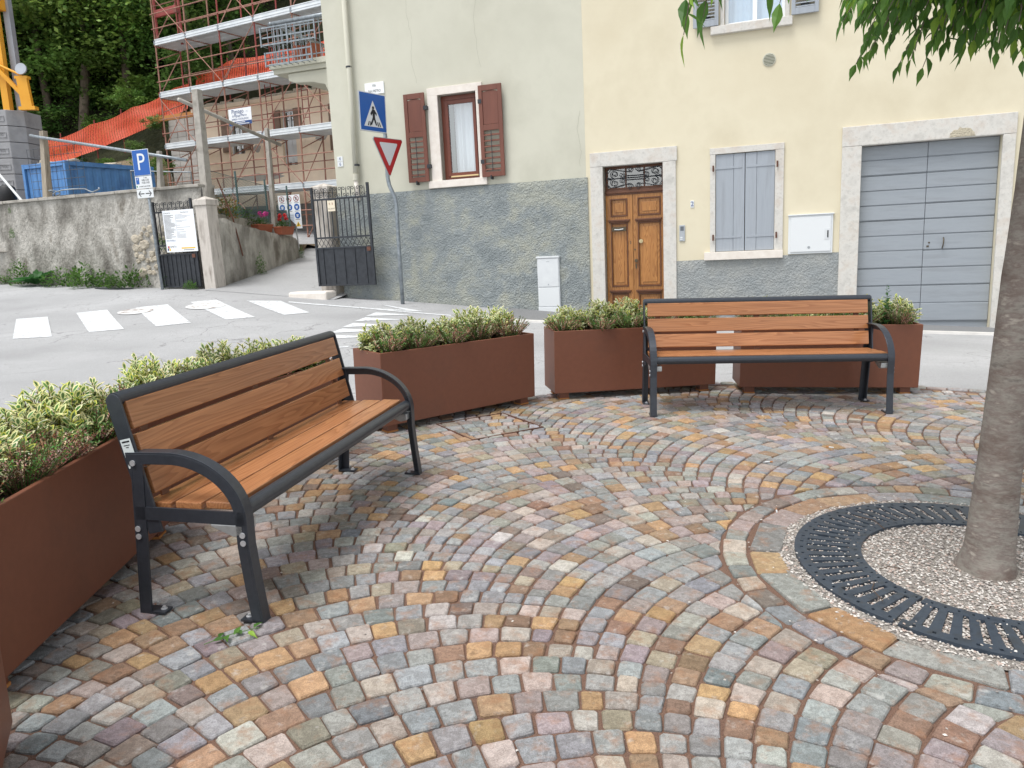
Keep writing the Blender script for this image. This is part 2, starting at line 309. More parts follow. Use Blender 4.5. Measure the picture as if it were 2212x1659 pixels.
def leafmat(name, trans=.35, rough=.5):
    m = bpy.data.materials.new(name); m.use_nodes = True; t = m.node_tree; N_, L = t.nodes, t.links; p = N_['Principled BSDF']
    a = N_.new('ShaderNodeAttribute'); a.attribute_name = 'Col'; oi = N_.new('ShaderNodeObjectInfo')
    h = N_.new('ShaderNodeHueSaturation'); mr = N_.new('ShaderNodeMapRange'); mr.inputs[3].default_value, mr.inputs[4].default_value = .78, 1.2
    L.new(oi.outputs['Random'], mr.inputs[0]); L.new(mr.outputs[0], h.inputs['Value']); L.new(a.outputs['Color'], h.inputs['Color'])
    L.new(h.outputs[0], p.inputs['Base Color']); p.inputs['Roughness'].default_value = rough; p.inputs['Specular IOR Level'].default_value = .35
    tr = N_.new('ShaderNodeBsdfTranslucent'); L.new(h.outputs[0], tr.inputs['Color']); mx = N_.new('ShaderNodeMixShader'); mx.inputs[0].default_value = trans
    L.new(p.outputs[0], mx.inputs[1]); L.new(tr.outputs[0], mx.inputs[2]); L.new(mx.outputs[0], N_['Material Output'].inputs['Surface'])
    return m
LEAF = leafmat('foliage', .38)
#@@SETTING
# ------------------------------------------------------------------ ground, road, plaza
FP = [(-60, 1.2), (-30, .8), (-15.3, .50), (-10.1, .40), (-8.5, .41), (-5.35, .22), (-3.9, .15), (-.6, -.06), (6.5, -.23), (15, -.35), (60, -.5)]
def st_of(x, y):
    d = Vector((x - O.x, y - O.y, 0)); return d.dot(dU), -d.dot(NN)
def road_z(x, y):
    s, t = st_of(x, y); k = sstep(t / 7); return interp(s, FP) * (1 - k) - .05 * k
def xy_st(s, t): p = O + dU * s - NN * t; return p.x, p.y
def sheet(name, ss, ts, m, dz, kind=None, parent=None, zf=None):
    b = MB()
    for t in ts:
        for s in ss:
            x, y = xy_st(s, t); b.v.append((x, y, (zf or road_z)(x, y) + dz))
    n = len(ss)
    for j in range(len(ts) - 1):
        for i in range(n - 1):
            b.add([], []); b.f.append((j * n + i, (j + 1) * n + i, (j + 1) * n + i + 1, j * n + i + 1)); b.m.append(0); b.c.append(None)
    return tag(b.build(name, m, parent, smooth=True), kind=kind)
ss = sorted(set([-250, -120, -60, -45, -30, 15, 20, 30, 45, 60, 120, 250] + [-24 + .75 * i for i in range(53)]))
ts = [-.6, 0, .4, .8, 1.2, 1.6, 2, 2.5, 3, 3.5, 4, 4.5, 5, 5.5, 6, 6.5, 7, 8, 10, 14, 20, 40, 120, 250]
road = sheet('road', ss, ts, ASPHALT, 0, 'structure')
def marking(name, pts, dz=.006, m=None):
    """painted shape on the road, subdivided so that it follows the surface"""
    b = MB(); p = [Vector((x, y, 0)) for x, y in pts]
    if len(p) == 3: p.append(p[2])
    n = 8
    for i in range(n + 1):
        for j in range(3):
            q = p[0].lerp(p[3], i / n).lerp(p[1].lerp(p[2], i / n), j / 2); b.v.append((q.x, q.y, road_z(q.x, q.y) + dz))
    for i in range(n):
        for j in range(2): b.f.append((i * 3 + j, i * 3 + j + 1, i * 3 + j + 4, i * 3 + j + 3)); b.m.append(0); b.c.append(None)
    return b.build(name, m or PAINT, road, fix=True)
for q in ([(-8.89, 13.49), (-8.35, 13.54), (-7.14, 11.61), (-7.7, 11.53)], [(-7.96, 13.77), (-7.49, 13.96), (-6.24, 12.07), (-6.72, 11.9)],
          [(-7.04, 14.12), (-6.57, 14.43), (-5.34, 12.51), (-5.8, 12.24)], [(-6.24, 14.68), (-5.84, 14.97), (-4.42, 12.98), (-4.85, 12.77)],
          [(-5.21, 14.88), (-4.55, 14.92), (-3.59, 13.43), (-3.98, 13.18)]): marking('crossing_stripe', q)
marking('edge_line', [(-4.36, 14.86), (-4.36, 14.72), (-2.0, 13.62), (-2.0, 13.74)])
marking('edge_line', [(-2.0, 13.74), (-2.0, 13.62), (-1.05, 13.25), (-1.05, 13.36)])
marking('arrow_head', [(-2.5, 14.5), (-2.35, 14.45), (-1.6, 13.78), (-1.85, 13.8)])
marking('arrow_head', [(-2.7, 14.05), (-2.6, 13.93), (-1.6, 13.72), (-1.7, 13.84)])
for bx, by in ((-2.52, 13.05), (-2.6, 12.46), (-2.68, 11.84), (-2.75, 11.28), (-2.82, 10.7)):
    marking('give_way_tooth', [(bx, by), (bx + .1, by + .44), (bx + .8, by + .22)])
marking('edge_line', [(-2.2, 10.1), (-2.2, 10.0), (-3.4, 9.6), (-3.4, 9.72)])
for i, (x, y, r) in enumerate(((-6.85, 13.72, .3), (-5.75, 14.2, .36))):
    b = MB()
    for k in range(24): a = 2 * math.pi * k / 24; X, Y_ = x + r * math.cos(a), y + r * math.sin(a); b.v.append((X, Y_, road_z(X, Y_) + .011))
    b.f.append(tuple(range(24))); b.m.append(0); b.c.append(None)
    tag(b.build('manhole_cover', mat('manhole_iron', [lin(132, 118, 112), lin(156, 144, 138)], .8, 40, bump=.4, bscale=60, second=(lin(214, 216, 216), 3, .46, .52, .9))),
        ['small round rusty manhole cover left of a crossing stripe', 'larger round manhole cover half painted by a crossing stripe'][i], 'manhole', 'manhole covers on the crossing')
b = MB()
for k in range(20): a = 2 * math.pi * k / 20; X, Y_ = xy_st(-11.1 + .55 * math.cos(a), .42 + .22 * math.sin(a)); b.v.append((X, Y_, road_z(X, Y_) + .008))
b.f.append(tuple(range(20))); b.m.append(0); b.c.append(None); b.build('asphalt_patch', mat('fresh_asphalt', [lin(52, 55, 60)], .9), road)
# pavement strip and pale kerb before the houses
kt = lambda s: interp(s, [(-1.4, 1.7), (6.5, .85), (12, .8)])
b, kb = MB(), MB(); nS = 30
for i in range(nS + 1):
    s = -1.5 + 13.5 * i / nS; k = kt(s)
    for t in (-.02, k * .5, k - .1): x, y = xy_st(s, t); b.v.append((x, y, road_z(x, y) + .03))
    for t, z in ((k - .1, .036), (k + .02, .036), (k + .03, -.02)): x, y = xy_st(s, t); kb.v.append((x, y, road_z(x, y) + z))
for q in (b, kb):
    for i in range(nS):
        for j in range(2): q.f.append((i * 3 + j, (i * 3 + j + 1), i * 3 + j + 4, i * 3 + j + 3)); q.m.append(0); q.c.append(None)
pv = tag(b.build('pavement', DARKASPH, fix=True, smooth=True), kind='structure'); kb.build('kerb', mat('pale_kerb_stone', [lin(196, 194, 190), lin(214, 212, 208)], .85, 4), pv, fix=True)

PC = Vector((1.93, 2.86, 0)); PR = 4.02
def ring(r0_, r1, z, n=96, a0=0, a1=2 * math.pi):
    b = MB(); 
    for i in range(n + 1):
        a = a0 + (a1 - a0) * i / n
        for r in (r0_, r1): b.v.append((PC.x + r * math.cos(a), PC.y + r * math.sin(a), z))
    for i in range(n): b.f.append((2 * i, 2 * i + 1, 2 * i + 3, 2 * i + 2)); b.m.append(0); b.c.append(None)
    return b
pb = ring(.8, PR, -.010); 
pb.add([(PC.x + PR * math.cos(2 * math.pi * i / 96), PC.y + PR * math.sin(2 * math.pi * i / 96), z) for z in (-.010, -.2) for i in range(96)],
       [(i, (i + 1) % 96, 96 + (i + 1) % 96, 96 + i) for i in range(96)])
plaza = tag(pb.build('plaza', SAND, fix=True), kind='structure')
PAL = [((158, 159, 156), 16), ((164, 167, 169), 20), ((150, 154, 156), 9), ((170, 169, 163), 11), ((176, 162, 157), 15), ((164, 154, 155), 10), ((188, 175, 166), 9),
       ((190, 156, 116), 9), ((178, 149, 118), 8), ((160, 131, 110), 6), ((172, 162, 143), 7), ((156, 154, 139), 4), ((138, 146, 149), 2), ((198, 194, 188), 3), ((142, 128, 119), 3)]
def stone_col(k=1):
    c = random.choices([p[0] for p in PAL], [p[1] for p in PAL])[0]; j = random.uniform(.9, 1.1)
    g = sum(c) / 3; c = [g + (v - g) * .95 for v in c]
    return lin(*[min(255, max(20, v * j * .97 + random.uniform(-3, 3))) for v in c])
def cobble(b, q, joint=.0040, h=.0, cut=(.003, .012), jit=.0048):
    """add one hewn stone: q = 4 plan corners (Vector)"""
    c = sum(q, Vector()) / 4; p = []
    for i in range(4):
        v = q[i]; e = (c - v); v = v + e.normalized() * joint * 1.5 + Vector((random.uniform(-jit, jit), random.uniform(-jit, jit), 0)); p.append(v)
    o = []
    for i in range(4):
        v, a, d = p[i], p[i - 1], p[(i + 1) % 4]; k = random.uniform(*cut)
        o.append(v + (a - v).normalized() * k); o.append(v + (d - v).normalized() * random.uniform(*cut))
    z0 = h + random.uniform(-.003, .003); tx, ty = random.uniform(-.03, .03), random.uniform(-.03, .03)
    zt = lambda v: z0 + (v.x - c.x) * tx + (v.y - c.y) * ty
    b.col = stone_col(); n = 8
    top = [v + (c - v).normalized() * .005 for v in o]
    vs = [Vector((v.x, v.y, zt(v) + random.uniform(-.0012, .0012))) for v in top] + [Vector((v.x, v.y, zt(v) - .006)) for v in o] + [Vector((v.x, v.y, -.03)) for v in o] + [Vector((c.x, c.y, zt(c) + random.uniform(0, .003)))]
    fs = [(i, (i + 1) % n, 24) for i in range(n)] + [(n + i, n + (i + 1) % n, (i + 1) % n, i) for i in range(n)] + [(2 * n + i, 2 * n + (i + 1) % n, n + (i + 1) % n, n + i) for i in range(n)]
    b.add(vs, fs); return c
QN, QD = Vector((.86, .51, 0)), Vector((.51, -.86, 0)); CW, RP = 1.65, .114; CR = CW / math.sqrt(2)
cells = []
for k in range(-5, 5):
    nm = 1.4 + CW * (k + .5)
    for j in range(-90, 60):
        D = j * RP + (k % 2) * RP / 2; the = math.asin(min(.999, (CW / 2 + RP * .25) / CR)); m = random.choice((18, 19, 19, 20)); cuts = [0]
        for i in range(m): f_ = abs((i + .5) / m * 2 - 1); cuts.append(cuts[-1] + random.uniform(.82, 1.18) * (1.1 - .28 * f_ * f_))
        th = [-the + 2 * the * (c / cuts[-1]) for c in cuts]
        P = lambda t, jj: QN * (nm + CR * math.sin(t)) + QD * (jj - CR * math.cos(t))
        for i in range(m):
            a, c = th[i], th[i + 1]; a2, c2 = a - RP * math.sin(a) / CR, c - RP * math.sin(c) / CR
            q = [P(a, D), P(c, D), P(c2, D + RP), P(a2, D + RP)]
            ce = sum(q, Vector()) / 4; r = (ce - PC).length
            if r > 3.86 or r < 1.03: continue
            q = [v if (v - PC).length > 1.052 else PC + (v - PC).normalized() * 1.052 for v in q]
            ar = .5 * abs((q[2] - q[0]).cross(q[3] - q[1]).z)
            if ar > .0032: cells.append(q)
def ring_cells(r0_, r1, step, jitter=.25):
    n = int(2 * math.pi * r0_ / step); a = random.random(); cu = [0]
    for i in range(n): cu.append(cu[-1] + random.uniform(1 - jitter, 1 + jitter))
    an = [a + 2 * math.pi * c / cu[-1] for c in cu]
    pt = lambda r, t: PC + Vector((math.cos(t), math.sin(t), 0)) * r
    return [[pt(r0_, an[i]), pt(r1, an[i]), pt(r1, an[i + 1]), pt(r0_, an[i + 1])] for i in range(n)]
cells += ring_cells(.945, 1.045, .115) + ring_cells(3.91, 4.015, .13)
def inview(c):
    d = c - Vector((0, 0, 1.38)); z = d.dot(fw)
    if z < .3: return False
    return abs(d.dot(rt) / z) < 1106 / 1618 and abs(d.dot(dn) / z) < 829.5 / 1618
order = sorted(cells, key=lambda q: (not inview(sum(q, Vector()) / 4), (sum(q, Vector()) / 4).length))
for q in order[:300]:
    b = MB(); c = sum(q, Vector()) / 4; cobble(b, q); b.v = [(v[0] - c.x, v[1] - c.y, v[2]) for v in b.v]
    b.build('cobble', COBBLE, plaza, Matrix.Translation((c.x, c.y, 0)))
b = MB()
for q in order[300:]: cobble(b, q)
tag(b.build('cobbles', COBBLE, plaza), kind='stuff')
for q in ring_cells(.80, .935, .25, .3):
    b = MB(); c = sum(q, Vector()) / 4; cobble(b, q, joint=.002, cut=(.006, .014)); b.v = [(v[0] - c.x, v[1] - c.y, v[2]) for v in b.v]
    b.build('paving_slab', COBBLE, plaza, Matrix.Translation((c.x, c.y, 0)))
# thin rusty frame of a paved-over access cover
fr = thing('access_cover', 'thin rusty steel frame of a paved-over access cover near the planters', 'access cover', T(-.18, 5.42, 0, R(32)))
for bx in ((-.30, .30, -.285, -.275), (-.30, .30, .275, .285), (-.30, -.29, -.275, .275), (.29, .30, -.275, .275)): obx('frame_bar', mat('dark_rust', [lin(92, 62, 50)], .9), fr, *bx, -.012, .006)

# ------------------------------------------------------------------ tree pit
gb = ring(.0, .815, -.002, 48); tag(gb.build('gravel_bed', GRAVELBED, fix=True), kind='structure')
def pebbles(name, spots, m, parent=None, label=None):
    b = MB()
    for (x, y, z, s) in spots:
        g = random.choice((lin(200, 195, 189), lin(184, 177, 170), lin(164, 156, 149), lin(212, 208, 202), lin(178, 160, 150), lin(142, 136, 132), lin(120, 113, 108))); b.col = g
        a = random.random() * 6.28; ex = s * random.uniform(.8, 1.3); ey = s * random.uniform(.6, .9); ez = s * random.uniform(.4, .65); ca, sa = math.cos(a), math.sin(a)
        pts = [(ex, 0, 0), (ex * .3, ey, 0), (-ex, ey * .3, 0), (-ex * .3, -ey, 0), (ex * .1, 0, ez)]
        vs = [Vector((x + p[0] * ca - p[1] * sa, y + p[0] * sa + p[1] * ca, z + p[2])) for p in pts]
        b.add(vs, [(0, 1, 4), (1, 2, 4), (2, 3, 4), (3, 0, 4)])
    return tag(b.build(name, m, parent), label, None, None, 'stuff')
sp = []
for i in range(17000):
    r = .8 * math.sqrt(random.random()); a = random.random() * 6.283
    if r < .12: continue
    sp.append((PC.x + r * math.cos(a), PC.y + r * math.sin(a), -.002 + random.uniform(0, .006), random.uniform(.0045, .0085)))
for i in range(7000):
    r = random.uniform(.515, .692); a = random.random() * 6.283; sp.append((PC.x + r * math.cos(a), PC.y + r * math.sin(a), random.uniform(.003, .0085), random.uniform(.004, .0065)))
tag(pebbles('gravel', sp, GRAVEL), 'pale fine gravel filling the round tree pit', 'gravel')
grate = thing('tree_grate', 'round dark cast iron tree grate with radial slots lying in gravel', 'tree grate', Matrix.Translation(PC))
def grate_half(a0, a1, n):
    rr = [.47, .487, .499, .517, .69, .705, .718, .74]; per = []; da = (a1 - a0) / n; th = [a0]
    occ = []
    for i in range(n):
        for f, kind in ((.21, 's'), (.40, 's'), (.62, 'b'), (.8, 'h'), (1, 'b')): th.append(a0 + da * (i + f)); occ.append(kind)
    solid = lambda ti, ri: (0 <= ti < len(occ)) and (0 <= ri < 7) and not ((occ[ti] == 's' and ri == 3) or (occ[ti] == 'h' and ri in (1, 5)))
    b = MB(); z1, z0 = .013, -.006
    sk = lambda r: (r - .6) * .22          # slots lean a little off the radius
    pt = lambda t, r, z: Vector((r * math.cos(t + sk(r)), r * math.sin(t + sk(r)), z))
    for ti in range(len(occ)):
        for ri in range(7):
            if not solid(ti, ri): continue
            A_, C_ = th[ti], th[ti + 1]; p, q = rr[ri], rr[ri + 1]
            b.add([pt(A_, p, z1), pt(A_, q, z1), pt(C_, q, z1), pt(C_, p, z1)], [(0, 1, 2, 3)])
            for (t1, r1, t2, r2, nt_, nr) in ((A_, p, A_, q, ti - 1, ri), (C_, q, C_, p, ti + 1, ri), (C_, p, A_, p, ti, ri - 1), (A_, q, C_, q, ti, ri + 1)):
                if not solid(nt_, nr): b.add([pt(t1, r1, z1), pt(t1, r1, z0), pt(t2, r2, z0), pt(t2, r2, z1)], [(0, 1, 2, 3)])
    b.build('grate_half', CAST, grate)
grate_half(R(35), R(213.5), 34); grate_half(R(215), R(393.5), 34)
sp = []
for i in range(420):        # stray gravel kicked over grate and stones
    r = random.choice((random.uniform(.47, .95), random.uniform(.7, 1.4))); a = random.random() * 6.283
    sp.append((PC.x + r * math.cos(a), PC.y + r * math.sin(a), .0135 if r < .74 else .004, random.uniform(.004, .007)))
for i in range(420):
    r = 3.7 * math.sqrt(random.random()); a = random.random() * 6.283
    sp.append((PC.x + r * math.cos(a), PC.y + r * math.sin(a), random.choice((-.006, .003)), random.uniform(.003, .0065)))
for i in range(500):
    sp.append((random.gauss(2.1, .55), random.gauss(5.75, .28), .003, random.uniform(.003, .006)))
tag(pebbles('stray_gravel', sp, GRAVEL), 'stray pale gravel crumbs scattered over the cobbles', 'gravel')
#@@FURN
# ------------------------------------------------------------------ benches
def V3(*a): return Vector(a)
def make_bench(label, M):
    L_, D_ = 1.82, .478
    be = thing('bench', label, 'bench', M, 'wooden slat benches on the plaza')
    slw = .108
    # seat slats (v from front to back), slightly tilted back
    for i in range(3):
        v0 = .072 + i * (slw + .018); z = .427 - i * .006
        MB().box(.03, L_ - .03, v0, v0 + slw, z, z + .028).build('seat_slat', SLAT, be, bevel=.004)
    bk = Matrix.Translation((0, .405, .43)) @ Matrix.Rotation(R(-13), 4, 'X')      # back plane, leaning backwards
    for i in range(3):
        z0 = .040 + i * .126
        MB().box(.035, L_ - .035, -.028, 0, z0, z0 + .106).build('back_slat', SLAT, be, bk, bevel=.004)
    top = bk @ V3(0, .0, .412)
    MB().tube([(.012, top.y, top.z), (L_ - .012, top.y, top.z)], .027, 20).build('top_rail', ANTH, be, smooth=False)
    MB().tube([(.045, .038, .424), (L_ - .045, .038, .424)], .029, 20).build('front_rail', ANTH, be)
    for x in (L_ * .5 - .02, .10, L_ - .14): MB().box(x, x + .04, .002, .010, -.06, .40).build('back_strap', mat('brown_strap', [lin(112, 70, 46)], .5), be, bk)
    MB().box(L_ * .5 - .025, L_ * .5 + .025, .06, .42, .396, .412).build('seat_strap', ANTH, be)
    for e, x0 in ((1, 0), (-1, L_)):
        up = V3(e, 0, 0)
        def bar(path, w_, side, name, d=.05):          # L section: thin flange + web at the outer end
            b = MB(); 
            b.sweep(path, [(0, 0), (0, d), (side * .007, d), (side * .007, 0)], up)
            b.sweep(path, [(side * .007, 0), (side * .007, .009), (side * w_, .009), (side * w_, 0)], up)
            return b
        P = lambda y, z: V3(x0, y, z)
        pth = [P(-.030, 0), P(-.012, .15), P(.002, .30)]
        c_y, c_z, ra, rb = .300, .40, .298, .245
        for i in range(0, 15):
            a = R(180 - i * 6.2); pth.append(P(c_y + ra * math.cos(a), c_z + rb * math.sin(a)))
        pth += [P(.40, .642), P(.47, .638)]
        s1 = 1 if e == 1 else -1
        bar(pth, .046, s1, 'a').build('front_leg', ANTH, be, fix=True, bevel=.0015)
        rp_ = [P(.490, 0), P(.470, .30), P(.452, .60)]
        bar(rp_, .05, -s1, 'r').build('rear_leg', ANTH, be, fix=True, bevel=.0015)
        bp = [bk @ V3(0, 0, .405 * t) for t in (-.25, .5, 1)]
        b = MB(); poly = []
        n_ = (bp[2] - bp[0]).normalized(); nn = n_.cross(V3(1, 0, 0)).normalized()
        q0, q1 = bp[0], bp[2]
        pts = [q0 + nn * -.03, q1 + nn * -.03] + [q1 + nn * (.03 * -math.cos(R(a))) + n_ * .030 * math.sin(R(a)) for a in range(20, 180, 20)] + [q1 + nn * .03, q0 + nn * .03]
        xx = x0 + e * .004
        b.prism([V3(xx, p.y, p.z) for p in pts], V3(e * .010, 0, 0)); b.build('back_post', ANTH, be, fix=True, bevel=.0015)
        MB().box(min(x0, x0 + e * .009) , max(x0, x0 + e * .009), .005, .455, .382, .432).build('seat_bar', ANTH, be)
        for y0, y1 in ((-.022, .065), (.385, .482)):
            f_ = MB().box(min(x0, x0 + e * .05), max(x0, x0 + e * .05), y0, y1, 0.004, .012).build('foot_plate', ANTH, be)
            cx_ = .045 if y0 < .2 else .405
            MB().disc((x0 + e * .028, cx_, .012), .012, (0, 0, 1), .003, 12).build('washer', STEEL, f_)
            MB().disc((x0 + e * .028, cx_, .015), .007, (0, 0, 1), .008, 6).build('anchor_bolt', STEEL, f_)
        for y, z in ((.022, .345), (.022, .315), (.452, .345), (.452, .315), (.440, .600)):
            MB().disc((x0 - e * .001, y, z), .011, (-e, 0, 0), .004, 12).build('bolt', STEEL, be)
        b = MB(); b.prism([P(.02, .382), P(.02, .345), P(.06, .335), P(.15, .372), P(.15, .382)], V3(e * .09, 0, 0)); b.build('bracket', BRACKET, be, fix=True, bevel=.004)
    return be, bk
b1, bk1 = make_bench('wooden slat bench with dark steel arms seen close from its end', T(-.9618, 2.5446, 0, R(77.89)))
b2, bk2 = make_bench('wooden slat bench with dark steel arms facing the camera before two planters', T(1.0567, 5.6108, 0, R(-2.59)))
st = MB().box(-.0006, 0, -.022, .022, .155, .265).build('sticker', mat('sticker_paper', [lin(206, 214, 214)], .5), b1, bk1 @ Matrix.Translation((.0035, 0, 0)))
for i, (z, w_) in enumerate(((.252, .032), (.240, .026), (.232, .012), (.166, .034))):
    MB().box(-.0012, -.0008, -w_ / 2, w_ / 2, z, z + (.006 if i == 0 else .003)).build('print_line', BLACK, st)

# ------------------------------------------------------------------ planters
PL = 1.454; PW = .40; PZ0, PZ1 = .06, .593
def make_planter(label, x, y, ang):
    p = thing('planter', label, 'planter', T(x, y, 0, R(ang)), 'brown steel planter troughs round the plaza')
    t = .022; b = MB()
    o = [(0, 0), (PL, 0), (PL, PW), (0, PW)]; i_ = [(t, t), (PL - t, t), (PL - t, PW - t), (t, PW - t)]
    vs = [V3(a, c, PZ0) for a, c in o] + [V3(a, c, PZ1) for a, c in o] + [V3(a, c, PZ1) for a, c in i_] + [V3(a, c, PZ1 - .12) for a, c in i_]
    fs = [(3, 2, 1, 0)] + [(k, (k + 1) % 4, 4 + (k + 1) % 4, 4 + k) for k in range(4)] + [(4 + k, 4 + (k + 1) % 4, 8 + (k + 1) % 4, 8 + k) for k in range(4)] + [(8 + k, 8 + (k + 1) % 4, 12 + (k + 1) % 4, 12 + k) for k in range(4)]
    b.add(vs, fs).build('trough', CORTEN, p, bevel=.004)
    s = MB(); nx, ny = 24, 8
    for j in range(ny + 1):
        for i in range(nx + 1):
            X, Y_ = t + (PL - 2 * t) * i / nx, t + (PW - 2 * t) * j / ny; s.v.append((X, Y_, PZ1 - .05 + .02 * mnoise.noise((X * 9 + x, Y_ * 9, y))))
    for j in range(ny):
        for i in range(nx): a = j * (nx + 1) + i; s.f.append((a, a + 1, a + nx + 2, a + nx + 1)); s.m.append(0); s.c.append(None)
    s.build('soil', SOIL, p)
    for fx in (.05, PL - .13):
        for fy in (.035, PW - .115):
            f_ = MB().box(fx, fx + .08, fy, fy + .08, .012, PZ0).build('foot', CORTEN, p); MB().box(fx - .004, fx + .084, fy - .004, fy + .084, 0, .012).build('pad', PAD, f_)
    return p
PLANT = [('brown trough planter at the far left edge, only its corner in view', -1.44 + 1.454 * .454, 1.91 - 1.454 * .891, 117),
         ('brown trough planter nearest the camera, behind the near end of the close bench', -1.60, 2.06, 93.1),
         ('brown trough planter hidden behind the far half of the close bench', -1.75, 3.57, 65.2),
         ('brown trough planter standing free between the two benches', -.9238, 5.2215, 39.93),
         ('brown trough planter behind the left end of the far bench', .3637, 6.2335, 9.92),
         ('brown trough planter behind the right end of the far bench, nearest the garage', 1.9639, 6.3319, -7.57)]
PWHERE = ['far left edge planter', 'near left planter', 'planter behind the close bench', 'free-standing middle planter', 'planter left behind the far bench', 'planter right behind the far bench']
planters = [make_planter(*a) for a in PLANT]

# ------------------------------------------------------------------ plants in the planters
GRN = lambda: lin(random.randint(62, 88), random.randint(96, 122), random.randint(46, 70))
def leaf2(b, base, d, side, ln, wd, c_in, c_out, fold=.25, droop=.2, two=True):
    """ovate leaf with a pale margin: d = axis, side = across"""
    nrm = side.cross(d).normalized(); tip = base + d * ln - nrm * ln * droop
    def P(t, s): return base + d * ln * t - nrm * ln * droop * t * t + side * wd * s + nrm * abs(s) * wd * fold
    o = [P(.0, 0), P(.3, .85), P(.62, 1), P(.86, .5), P(1.0, 0), P(.86, -.5), P(.62, -1), P(.3, -.85)]
    if not two:
        b.col = c_in; m = P(.5, 0)
        b.add(o + [m], [(0, 1, 2, 8), (8, 2, 3, 4), (8, 4, 5, 6), (0, 8, 6, 7)]); return
    i_ = [P(.10, 0), P(.36, .5), P(.6, .55), P(.82, 0), P(.6, -.55), P(.36, -.5)]
    b.col = c_in; b.add(i_, [(0, 1, 2, 3), (0, 3, 4, 5)])
    b.col = c_out; b.add(o + i_, [(0, 1, 9, 8), (1, 2, 10, 9), (2, 3, 4, 11, 10), (4, 5, 6, 12, 11), (6, 7, 13, 12), (7, 0, 8, 13)])
def shrub_mesh(seed, vari=True):
    rn = random.Random(seed); random.seed(seed); b = MB(); stems = MB()
    for k in range(64):
        a = rn.uniform(0, 6.283); sp = rn.uniform(0, 1) ** .6; h = .215 * (1 - .5 * sp * sp) * rn.uniform(.7, 1.2)
        p0 = V3(.02 * math.cos(a) * sp, .02 * math.sin(a) * sp, -.05); p1 = V3(.185 * math.cos(a) * sp, .165 * math.sin(a) * sp, h)
        mid = p0.lerp(p1, .5) + V3(.02 * math.cos(a), .02 * math.sin(a), .015)
        stems.tube([p0, mid, p1], [.004, .003, .002], 4)
        ax = (p1 - mid).normalized(); nl = rn.randint(10, 15)
        for i in range(nl):
            t = i / nl; pos = mid.lerp(p1, t * 1.02); g = i * 2.4 + a; x = ax.cross(V3(0, 0, 1)) if abs(ax.z) < .95 else V3(1, 0, 0)
            x.normalize(); y = ax.cross(x); rad = x * math.cos(g) + y * math.sin(g)
            el = .25 + .9 * t * t; d = (rad * math.cos(el) + ax * math.sin(el)).normalized(); side = d.cross(ax).normalized()
            ln = rn.uniform(.046, .068) * (1 - .25 * t)
            cream = lin(rn.randint(222, 240), rn.randint(222, 236), rn.randint(160, 200)) if rn.random() > .2 else lin(206, 208, 100)
            leaf2(b, pos, d, side, ln, ln * .20, lin(rn.randint(84, 112), rn.randint(118, 142), rn.randint(66, 84)), cream, droop=rn.uniform(0, .3))
    return b.mesh('foliage', [LEAF], False), stems.mesh('stems', [mat('shrub_stem', [lin(92, 84, 58)], .8)])
def heather_mesh(seed, flower=.6):
    rn = random.Random(seed); b = MB(); stems = MB()
    for k in range(120):
        a = rn.uniform(0, 6.283); sp = rn.uniform(0, 1) ** .5; h = rn.uniform(.13, .235) * (1 - .25 * sp)
        p0 = V3(.03 * math.cos(a) * sp, .03 * math.sin(a) * sp, -.04); p1 = V3(.19 * math.cos(a) * sp, .15 * math.sin(a) * sp, h); mid = p0.lerp(p1, .55) + V3(0, 0, .02)
        stems.tube([p0, mid, p1], [.0022, .0018, .0012], 3)
        fl = rn.random() < flower; tone = rn.choice((lin(222, 196, 168), lin(206, 164, 146), lin(232, 214, 188), lin(190, 138, 128), lin(198, 150, 120)))
        for i in range(34):
            t = i / 34; pos = (p0.lerp(mid, t * 2) if t < .5 else mid.lerp(p1, t * 2 - 1)); g = rn.uniform(0, 6.283)
            infl = fl and .42 < t < .9
            s = rn.uniform(.006, .009) if infl else rn.uniform(.012, .021)
            el = rn.uniform(.2, .9); d = V3(math.cos(g) * math.cos(el), math.sin(g) * math.cos(el), math.sin(el)); side = d.cross(V3(0, 0, 1)).normalized()
            w_ = s * (.42 if infl else .18)
            b.col = [c * rn.uniform(.75, 1.15) for c in tone[:3]] + [1] if infl else lin(rn.randint(76, 112), rn.randint(118, 152), rn.randint(54, 80))
            if t < .12: b.col = lin(70, 76, 48)
            if infl:
                q = pos + d * s; u2 = side.cross(d); b.add([pos, q + side * w_, q + u2 * w_ + d * s * .4, q - side * w_], [(0, 1, 2), (0, 2, 3), (0, 3, 1), (1, 3, 2)])
            else: b.add([pos, pos + d * s * .5 + side * w_, pos + d * s, pos + d * s * .5 - side * w_], [(0, 1, 2, 3)])
    return b.mesh('foliage', [LEAF]), stems.mesh('stems', [mat('heather_stem', [lin(104, 78, 60)], .9)])
VAR = [shrub_mesh(s) for s in (11, 12, 13)]; HEA = [heather_mesh(21, .2), heather_mesh(22, .45), heather_mesh(23, .7)]
random.seed(99)
ORD = ['leftmost', 'second from left', 'third from left', 'fourth from left', 'rightmost']
def plant(kind, pi, lx, ly, sc_, label, group):
    me = random.choice(VAR if kind == 'v' else HEA)
    Mx = planters[pi].matrix_basis @ T(lx, ly, PZ1 - .055, random.uniform(0, 6.28)) @ Matrix.Diagonal((sc_[0], sc_[0], sc_[1], 1))
    t = thing('variegated_shrub' if kind == 'v' else 'heather', label, 'shrub' if kind == 'v' else 'heather', Mx, group)
    for m in me: link(bpy.data.objects.new(m.name.split('.')[0], m), t)
